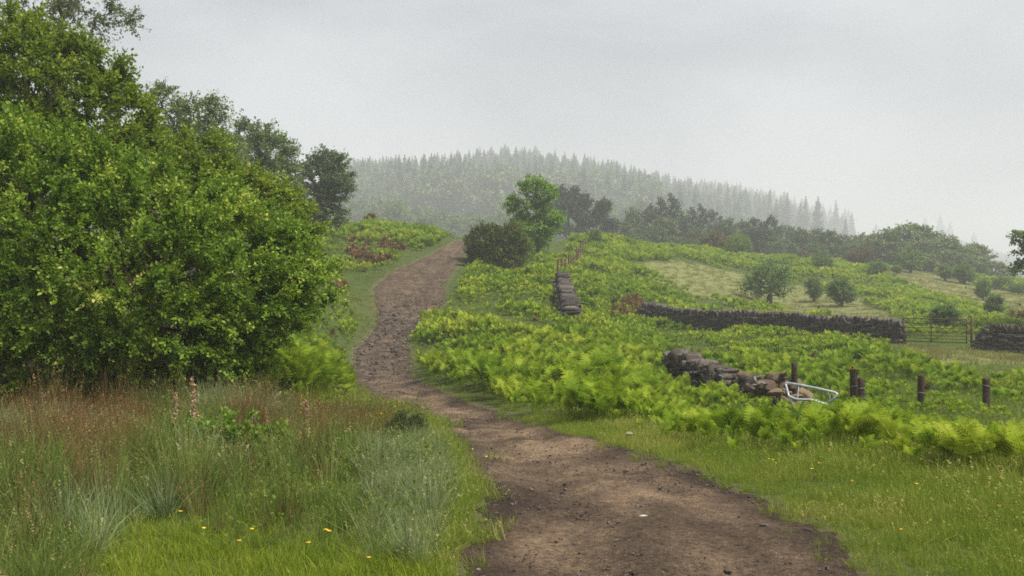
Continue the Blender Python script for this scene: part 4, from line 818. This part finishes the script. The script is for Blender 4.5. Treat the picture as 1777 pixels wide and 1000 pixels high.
# boulder heap at the foot of the stub
def boulder(px, row, d, rx, ry, rd, mk, label, seed, name='boulder', rot=None, group=None):
    rng = np.random.default_rng(seed); s = d / F; nrm = unit(ST_V)
    ico = np.linspace(-1, 1, 7); V, idx, Q = [], {}, []
    for ax in range(3):
        for sg in (-1, 1):
            for i in range(6):
                for j in range(6):
                    f = []
                    for (a, b) in ((i, j), (i + 1, j), (i + 1, j + 1), (i, j + 1)):
                        p = [0, 0, 0]; p[ax] = sg; p[(ax + 1) % 3] = ico[a]; p[(ax + 2) % 3] = ico[b]; kk = tuple(np.round(p, 3))
                        if kk not in idx: idx[kk] = len(V); V.append(p)
                        f.append(idx[kk])
                    Q.append(f if sg > 0 else f[::-1])
    V = np.array(V, float); V = V * .45 + unit(V) * .62
    for _ in range(9):                                       # knock flat facets off it
        n = unit(rng.normal(size=3)); k = rng.uniform(.55, .85); dd_ = V @ n - k; V = V - np.outer(np.maximum(dd_, 0) * .9, n)
    V += rng.normal(0, .018, V.shape); A = rand_axes(1, rng)[0] if rot is None else np.eye(3)
    V = V @ (A * .35 + np.eye(3) * .65) * np.array([rx * s, rd, ry * s]) * 1.25
    o = obj(name, np_mesh(name, V, Q, tint=np.clip(rng.normal(.5, .15) + rng.normal(0, .02, len(V)), 0, 1)), M[mk], loc=(at(px, d), d, EYE - (row - CY) * s)); tag(o, label, 'stone', group); return o
for i, a in enumerate([(1359, 650, 23.0, 16, 10, .25, 'boulder', 'tan rounded boulder on the top of the heap'), (1342, 656, 23.2, 14, 11, .25, 'boulder', 'tan boulder left of the topmost one'),
                       (1330, 672, 22.9, 16, 10, .28, 'boulder_red', 'big red brown boulder in the middle of the heap'), (1368, 668, 23.0, 15, 11, .28, 'boulder_red', 'red brown boulder under the topmost stone'),
                       (1399, 685, 22.7, 17, 17, .3, 'boulder', 'big tan boulder behind the bent pipes'), (1365, 683, 22.0, 10, 8, .14, 'boulder_pale', 'pale squarish stone beside the bent pipe end'),
                       (1345, 681, 21.9, 15, 8, .18, 'boulder', 'pinkish flat stone at the front of the heap'), (1310, 660, 23.1, 6, 8, .12, 'boulder_pale', 'small pale upright stone at the end of the wall stub'),
                       (1312, 676, 22.9, 16, 12, .3, 'boulder_red', 'dark red stone at the left foot of the heap'), (1368, 699, 21.8, 22, 11, .3, 'boulder_red', 'low dark boulder under the pale stone'),
                       (1405, 702, 21.8, 18, 7, .22, 'boulder', 'low brown stone beneath the lower pipe'), (1338, 696, 21.9, 22, 12, .3, 'boulder_red', 'broad dark stone low at the front of the heap'),
                       (1322, 649, 23.3, 14, 3, .14, 'rubble', 'thin dark slab sticking out of the heap'), (1294, 655, 23.6, 12, 8, .2, 'boulder_red', 'brown stone between the stub and the heap'), (1385, 667, 23.3, 12, 9, .2, 'boulder_red', 'brown stone behind the lone post')]):
    boulder(*a, seed=400 + i)
rng = np.random.default_rng(12)
for i in range(34):                                        # broken stones spilled through the heap
    u = rng.random(); px = 1288 + 124 * u; lo = np.interp(px, [1285, 1330, 1360, 1412], [660, 650, 650, 684]); row = lo + (712 - lo) * rng.random() ** .8; d = 23.0 - 1.5 * (row - lo) / (712 - lo + 1) + rng.normal(0, .1)
    boulder(px, row, d, rng.uniform(4, 10), rng.uniform(3, 7), rng.uniform(.06, .14), ('boulder', 'boulder_red', 'wall_lichen', 'boulder_pale', 'boulder_red')[i % 5], 'broken fist sized stone spilled through the boulder heap', 450 + i, 'broken_stone', None, 'broken stones spilled through the heap')

# ------------------------------------------------------------------ posts, pipes, gate, fence
def post(px, toprow, d, wpx, label, seed, lean=(0, 0), moss=False, wire=None, group='weathered posts standing in the bracken'):
    rng = np.random.default_rng(seed); x = at(px, d); z = gz(x, d); s = d / F; top = EYE - (toprow - CY) * s - z; r = wpx * s / 2
    root = empty('fence_post', (x, d, z), label, 'post', group); zs = np.concatenate([[-.3], np.linspace(0, top - .02, 9), [top]]); k = 14; a = np.arange(k) / k * 2 * math.pi
    prof = 1 + rng.normal(0, .07, k); V = []
    for i, h in enumerate(zs):
        rr_ = r * prof * (1 + rng.normal(0, .03, k)) * (1 - .03 * h) * (.88 if i == len(zs) - 1 else 1)
        V.append(np.stack([np.cos(a) * rr_ + lean[0] * max(h, 0), np.sin(a) * rr_ + lean[1] * max(h, 0), np.full(k, h) + (rng.normal(0, .012, k) if i >= len(zs) - 2 else 0)], -1))
    n = len(zs); V = np.concatenate(V + [np.array([[lean[0] * top, lean[1] * top, top + .005]])]); i = np.arange(k); j = (i + 1) % k
    Q = np.concatenate([np.stack([b * k + i, b * k + j, (b + 1) * k + j, (b + 1) * k + i], -1) for b in range(n - 1)]); T = np.stack([(n - 1) * k + i, (n - 1) * k + j, np.full(k, n * k)], -1)
    obj('shaft', np_mesh('shaft', V, Q, T), M['post'], root)
    if moss:
        c = rng.normal(0, 1, (46, 3)) * np.array([r * .5, r * .5, .02]) + np.array([lean[0] * top, lean[1] * top, top + .012]); V, Q, t = stones(c, rand_axes(46, rng), np.full((46, 3), .020), rng, .2, .5); obj('moss_cap', np_mesh('moss_cap', V, Q, tint=t), M['moss'], root)
    if wire:
        for h in wire:
            t = np.linspace(0, 2 * math.pi, 25); V, Q, T = polytube(np.stack([np.cos(t) * r * 1.1 + lean[0] * h, np.sin(t) * r * 1.1, h + .02 * np.sin(t + seed)], -1), .006, 5, False); obj('wire', np_mesh('wire', V, Q), M['wire'], root)
    return root
post(1378.5, 630, 23.0, 10.5, 'dark round post rising behind the boulder heap and bent pipes', 1)
post(1482, 642, 22.0, 13, 'taller mossy post of the pair right of the bent pipes', 2, moss=True, wire=(.55,), lean=(-.01, 0))
post(1494, 656, 21.8, 12.5, 'shorter post of the pair right of the bent pipes', 3, wire=(.52, .3))
post(1597, 651, 21.6, 11.5, 'single slightly leaning post midway along the old fence line', 4, lean=(.02, 0), wire=(.42,))
post(1711, 657, 21.2, 12, 'rightmost post of the old fence line in the bracken', 5, wire=(.5,))

root = empty('pipe_frame', (at(1372, 21.4), 21.4, gz(at(1372, 21.4), 21.4)), 'bent galvanised tube frame collapsed against the boulder heap', 'pipe frame'); ro = np.array(root.location)
def pp(px, row, d): s = d / F; return np.array([at(px, d), d, EYE - (row - CY) * s]) - ro
def bent(name, pts, rad=.030):
    p = np.array([pp(*a) for a in pts]); t = np.linspace(0, len(p) - 1, (len(p) - 1) * 7 + 1); q = np.stack([np.interp(t, np.arange(len(p)), p[:, k]) for k in range(3)], -1)
    for _ in range(2): q[1:-1] = .25 * q[:-2] + .5 * q[1:-1] + .25 * q[2:]
    V, Q, T = polytube(q, rad, 10); obj(name, np_mesh(name, V, Q, T, sm=True), M['pipe'], root)
bent('top_tube', [(1363, 665, 21.6), (1386, 668, 21.4), (1416, 674, 21.2), (1447, 681, 21.0), (1453, 684, 20.95), (1447, 692, 20.95), (1440, 699, 21.0)])
bent('lower_tube', [(1369, 688, 21.3), (1382, 693.5, 21.2), (1408, 694, 21.1), (1424, 699, 21.05), (1440, 704, 21.0), (1463, 707, 20.95)], .027)
bent('end_tube', [(1363, 665, 21.6), (1366, 676, 21.45), (1369, 688, 21.3), (1378, 706, 21.2), (1381, 716, 21.15), (1396, 716, 21.1)], .022)
bent('brace_wire', [(1386, 668, 21.4), (1385, 681, 21.3), (1384, 694, 21.2)], .008)
bent('brace_wire', [(1440, 681, 21.05), (1440, 690, 21.0), (1441, 702, 21.0)], .012)

g0, g1 = np.array([*pt(1567, 45), 0.]), np.array([*pt(1681, 43), 0.]); gb0, gb1 = gz(*g0[:2]), gz(*g1[:2])
root = empty('field_gate', (g0[0], g0[1], gb0), 'rusty seven bar field gate between the two dark walls', 'gate'); ro = np.array(root.location)
def gpt(u, h): q = g0 + (g1 - g0) * u; return np.array([q[0], q[1], gb0 + (gb1 - gb0) * u + h + .08 * u]) - ro
def bar(name, a, b, r): V, Q, T = polytube([a, (a + b) / 2, b], r, 8); obj(name, np_mesh(name, V, Q, T, sm=True), M['rust'], root)
for i, h in enumerate((.16, .30, .44, .60, .78, .98, 1.18)): bar('rail', gpt(0, h - .03), gpt(.97, h), .022 if i in (0, 6) else .014)
for u in (0, .44, .97): bar('upright', gpt(u, .12), gpt(u, 1.2), .024)
bar('brace', gpt(.44, .16), gpt(0, 1.15), .013); bar('brace', gpt(.44, .16), gpt(.97, 1.18), .013)
q = g1[:2]; zq = gz(*q); root = empty('gate_post', (q[0] + .12, q[1], zq), 'thin rusty iron post the field gate hangs from', 'post'); V, Q, T = polytube([(0, 0, -.3), (0, 0, .7), (0, 0, 1.42)], .045, 10); obj('shaft', np_mesh('shaft', V, Q, T, sm=True), M['rust'], root)
for h in (.35, 1.1): V, Q, T = polytube([(-.13, -.01, h), (-.06, -.01, h), (0, -.01, h)], .03, 6); obj('hinge', np_mesh('hinge', V, Q, T), M['rust'], root)

stake = None
fl = [(968, 470, 57), (974, 464, 60), (981, 459, 63), (986, 455, 66), (991, 448, 69), (995, 444, 72), (1000, 438, 75), (1004, 434, 78), (1008, 430, 81), (1012, 426, 84), (1016, 421, 88), (1020, 418, 92), (1009, 424, 82.5), (1002, 433, 76.5), (989, 449, 67.5)]
for i, (px, row, d) in enumerate(fl):
    x = at(px, d); z = gz(x, d)
    if stake is None:
        rng = np.random.default_rng(9); stake = empty('fence_stake', (x, d, z), 'thin brown stake in the fence climbing to the hill crest', 'stake', 'stakes of the fence climbing the hill')
        V, Q, T = polytube([(0, 0, -.3), (.005, 0, .4), (0, .01, .8), (.01, 0, 1.22), (.01, 0, 1.28)], np.array([.055, .055, .052, .05, .02]), 8); obj('shaft', np_mesh('shaft', V, Q, T), M['bark_red'], stake)
    else: o = copy_tree(stake, (x, d, z), i * 1.1, (1, 1, .85 + .3 * ((i * .618) % 1)), stake['label'], stake['group']); o.rotation_euler = (.05 * math.sin(i * 3), .05 * math.cos(i * 5), i)
f3 = np.array(sorted([[at(px, d), d, gz(at(px, d), d)] for px, _, d in fl], key=lambda a: a[1])); root = empty('fence_wire', tuple(f3[0]), 'wire strands strung between the hill fence stakes', 'fence wire')
for h in (.35, .65, .95): V, Q, T = polytube(f3 - f3[0] + np.array([0, -.05, h]), .008, 4); obj('strand', np_mesh('strand', V, Q), M['wire'], root)

# ------------------------------------------------------------------ single plants and stones near the camera
def dock(px, d, h, label, seed):
    rng = np.random.default_rng(seed); x = at(px, d); root = empty('dock_plant', (x, d, gz(x, d)), label, 'plant'); z = np.linspace(0, h, 8); sw = np.cumsum(rng.normal(0, .012, (8, 2)), 0)
    V, Q, T = polytube(np.stack([sw[:, 0], sw[:, 1], z], -1), np.linspace(.007, .002, 8), 6); obj('stem', np_mesh('stem', V, Q, T), M['seed'], root); n = 300; u = .42 + .58 * rng.random(n) ** .85; a = rng.uniform(0, 6.28, n); tier = .5 + .5 * np.abs(np.sin(u * 22)); rad = .034 * (1.15 - u) * 1.6 * tier * rng.random(n) ** .5
    c = np.stack([np.interp(u * h, z, sw[:, 0]) + np.cos(a) * rad, np.interp(u * h, z, sw[:, 1]) + np.sin(a) * rad, u * h], -1); me = leaves(c, rng.normal(size=(n, 3)) + np.array([0, 0, .3]), .020, .8, rng, .2); obj('seed_head', me, M['seed'], root)
    c = np.zeros((9, 3)); c[:, 2] = rng.uniform(.05, h * .45, 9); me = leaves(c, np.stack([np.cos(np.arange(9) * 2.4), np.sin(np.arange(9) * 2.4), rng.uniform(.0, .8, 9)], -1), .13, .4, rng, .8); obj('leaf', me, M['herb'], root)
dock(332, 9.6, .70, 'tall dry dock stalk with tiered pale seeds before the willow', 1); dock(301, 9.4, .58, 'shorter dry dock stalk just left of the tallest one', 2); dock(535, 10.4, .46, 'lone small dry dock stalk left of the track', 3); dock(345, 9.2, .42, 'low bushy dry dock stalk right of the tall pair', 4)
px_tree('bramble_bush', 'yellow green leafy bramble rising from the rushes below the willow', 'bush', 410, 9.0, [(350, 770, 0, 55, 30, .4), (420, 756, 0, 55, 34, .4), (460, 770, 0, 40, 28, .35), (380, 800, -.2, 60, 30, .4)], trunk=[(410, None), (410, .3), (412, .6)], ncl=130, leaf=.042, lmat=M['haw_light'], bmat=M['bark_red'], seed=61, twigs=4, per=11, tl=.20, shell=.4, rtip=.002, ratio=.7)
px_tree('gorse_bush', 'small spiky dark gorse at the left edge of the track', 'bush', 705, 10.6, [(705, 742, 0, 26, 20, .18), (690, 752, 0, 22, 16, .16), (722, 746, 0, 14, 18, .12)], trunk=[(705, None), (705, .3), (705, .6)], ncl=90, leaf=.035, lmat=M['gorse'], bmat=M['bark'], seed=63, twigs=5, per=16, tl=.12, shell=.3, rtip=.002, ratio=.16, upb=.1)

def flower(scale=1.0):
    B = Bag(); k = 5
    for i in range(k):
        a = 2 * math.pi * i / k; c, s = math.cos(a), math.sin(a); l, w = .011, .0075
        B.add([(0, 0, 0), (c * l * .6 - s * w, s * l * .6 + c * w, .005), (c * l, s * l, .009), (c * l * .6 + s * w, s * l * .6 - c * w, .005)], Q=[[0, 1, 2, 3]])
    return B.mesh('petals')
FL = [(820, 790), (845, 806), (355, 941), (440, 942), (575, 944), (452, 873), (571, 941), (318, 911), (700, 770), (716, 773), (722, 779), (694, 786), (660, 787), (640, 790), (685, 772), (670, 703), (690, 702), (683, 710), (660, 722), (760, 842), (752, 848), (780, 775), (740, 800), (618, 790), (700, 790),
      (1595, 864), (1413, 838), (1425, 830), (1345, 815), (1350, 822), (1734, 898), (1709, 864), (1560, 940), (1475, 858), (1330, 812), (635, 990), (410, 962), (530, 965)]
proto_f = None
for i, (px, row) in enumerate(FL):
    d = EYE * F / (row - CY) * .97 if row > 850 else np.interp(row, [700, 770, 850], [11.5, 9.8, 7.6]); x = at(px, d); z = gz(x, d); h = max(.10, min(EYE - (row - CY) * d / F - z, .62)) + .02
    lab = 'yellow buttercup standing in the grass beside the track'
    if proto_f is None:
        proto_f = empty('buttercup', (x, d, z), lab, 'flower', 'buttercups in the grass'); obj('petals', flower(), M['yellow'], proto_f, (0, 0, 1)); V, Q, T = polytube([(0, 0, 0), (.004, .002, .5), (0, 0, 1)], .0016, 4); obj('stem', np_mesh('stem', V, Q, T), M['tall'], proto_f)
        proto_f.location = (x, d, z); proto_f.children[0].rotation_euler = (-.5, 0, 0); hz0 = h
        proto_f.scale = (1, 1, h); proto_f.children[0].scale = (1, 1, 1 / max(h, .2))
    else: copy_tree(proto_f, (x, d, z), i * .3, (1.15, 1.15, h), lab, 'buttercups in the grass')
boulder(1119, 896.5, 6.88, 11, 2.6, .018, 'flint', 'white chipped stone lying in the middle of the near track', 501, 'flint_stone', True)
boulder(1403, 921, 6.48, 6, 4.0, .02, 'rubble', 'dark stone at the right edge of the near track', 502, 'track_stone', True)
boulder(1326, 912, 6.62, 7, 3.5, .025, 'rubble', 'small dark stone near the right rut of the track', 503, 'track_stone', True)
boulder(1092, 753, 11.3, 6, 2.4, .04, 'boulder_pale', 'pale stone lying in the grass on the right verge', 504, 'verge_stone', True)

# ------------------------------------------------------------------ mist, sky, sun, camera
V = np.array([[x, y, z] for z in (-16, 128.) for y in (-60, 1900.) for x in (-1320, 1320.)]); Q = [[0, 2, 3, 1], [4, 5, 7, 6], [0, 1, 5, 4], [2, 6, 7, 3], [0, 4, 6, 2], [1, 3, 7, 5]]
m, nt, out = mat('mist'); pv = nt.nodes.new('ShaderNodeVolumePrincipled'); pv.inputs['Color'].default_value = (.97, .98, 1, 1); pv.inputs['Density'].default_value = .00108; pv.inputs['Anisotropy'].default_value = 0; nt.links.new(pv.outputs[0], out.inputs['Volume'])
tag(obj('haze', np_mesh('haze', V, Q), m), 'pale mist thickening towards the far hill', kind='stuff')

SUN_AZ, SUN_EL = R(112), R(58)
wld = bpy.data.worlds.new('World'); SC.world = wld; wld.use_nodes = True; nt = wld.node_tree; nt.nodes.clear()
wo, bg, st = nt.nodes.new('ShaderNodeOutputWorld'), nt.nodes.new('ShaderNodeBackground'), nt.nodes.new('ShaderNodeTexSky')
st.sky_type = 'NISHITA'; st.sun_disc = False; st.sun_elevation = SUN_EL; st.sun_rotation = SUN_AZ; st.air_density = 1; st.dust_density = 3
tc = nt.nodes.new('ShaderNodeTexCoord'); mp = nt.nodes.new('ShaderNodeMapping'); mp.inputs['Scale'].default_value = (1, 1, 2.6); mp.inputs['Rotation'].default_value = (.25, .1, 0); nt.links.new(tc.outputs['Generated'], mp.inputs[0])
cl = nz(nt, 1.9, 5, .5, mp.outputs[0], .4)
cc = ramp(nt, [(.32, (1.75, 1.83, 1.96)), (.50, (2.3, 2.37, 2.46)), (.66, (3.15, 3.2, 3.24))], cl)
nt.links.new(mixc(nt, .88, st.outputs[0], cc), bg.inputs[0]); bg.inputs[1].default_value = .10; nt.links.new(bg.outputs[0], wo.inputs[0])

sl = bpy.data.lights.new('sun', 'SUN'); sl.energy = 3.0; sl.angle = R(22); sl.color = (1, .965, .90); so = bpy.data.objects.new('sun', sl); COL.objects.link(so)
from mathutils import Vector
dirv = Vector((math.sin(SUN_AZ) * math.cos(SUN_EL), math.cos(SUN_AZ) * math.cos(SUN_EL), math.sin(SUN_EL))); so.rotation_euler = dirv.to_track_quat('Z', 'Y').to_euler()

cam = bpy.data.cameras.new('camera'); cam.sensor_width = 36; cam.lens = 36 * F / 1777; cam.clip_start = .05; cam.clip_end = 5000
co = bpy.data.objects.new('camera', cam); COL.objects.link(co); co.location = (0, 0, EYE); co.rotation_euler = (R(90), 0, 0); SC.camera = co
SC.view_settings.view_transform = 'Standard'; SC.view_settings.look = 'None'; SC.view_settings.exposure = 1.14; SC.view_settings.gamma = 1
cy = SC.cycles; cy.use_denoising = False; cy.pixel_filter_type = 'BLACKMAN_HARRIS'; cy.filter_width = 1.75; cy.use_adaptive_sampling = False; cy.max_bounces = 6; cy.diffuse_bounces = 3; cy.glossy_bounces = 2; cy.transmission_bounces = 3; cy.volume_bounces = 1; wld.cycles.sampling_method = "NONE"; cy.transparent_max_bounces = 4; cy.caustics_reflective = False; cy.caustics_refractive = False
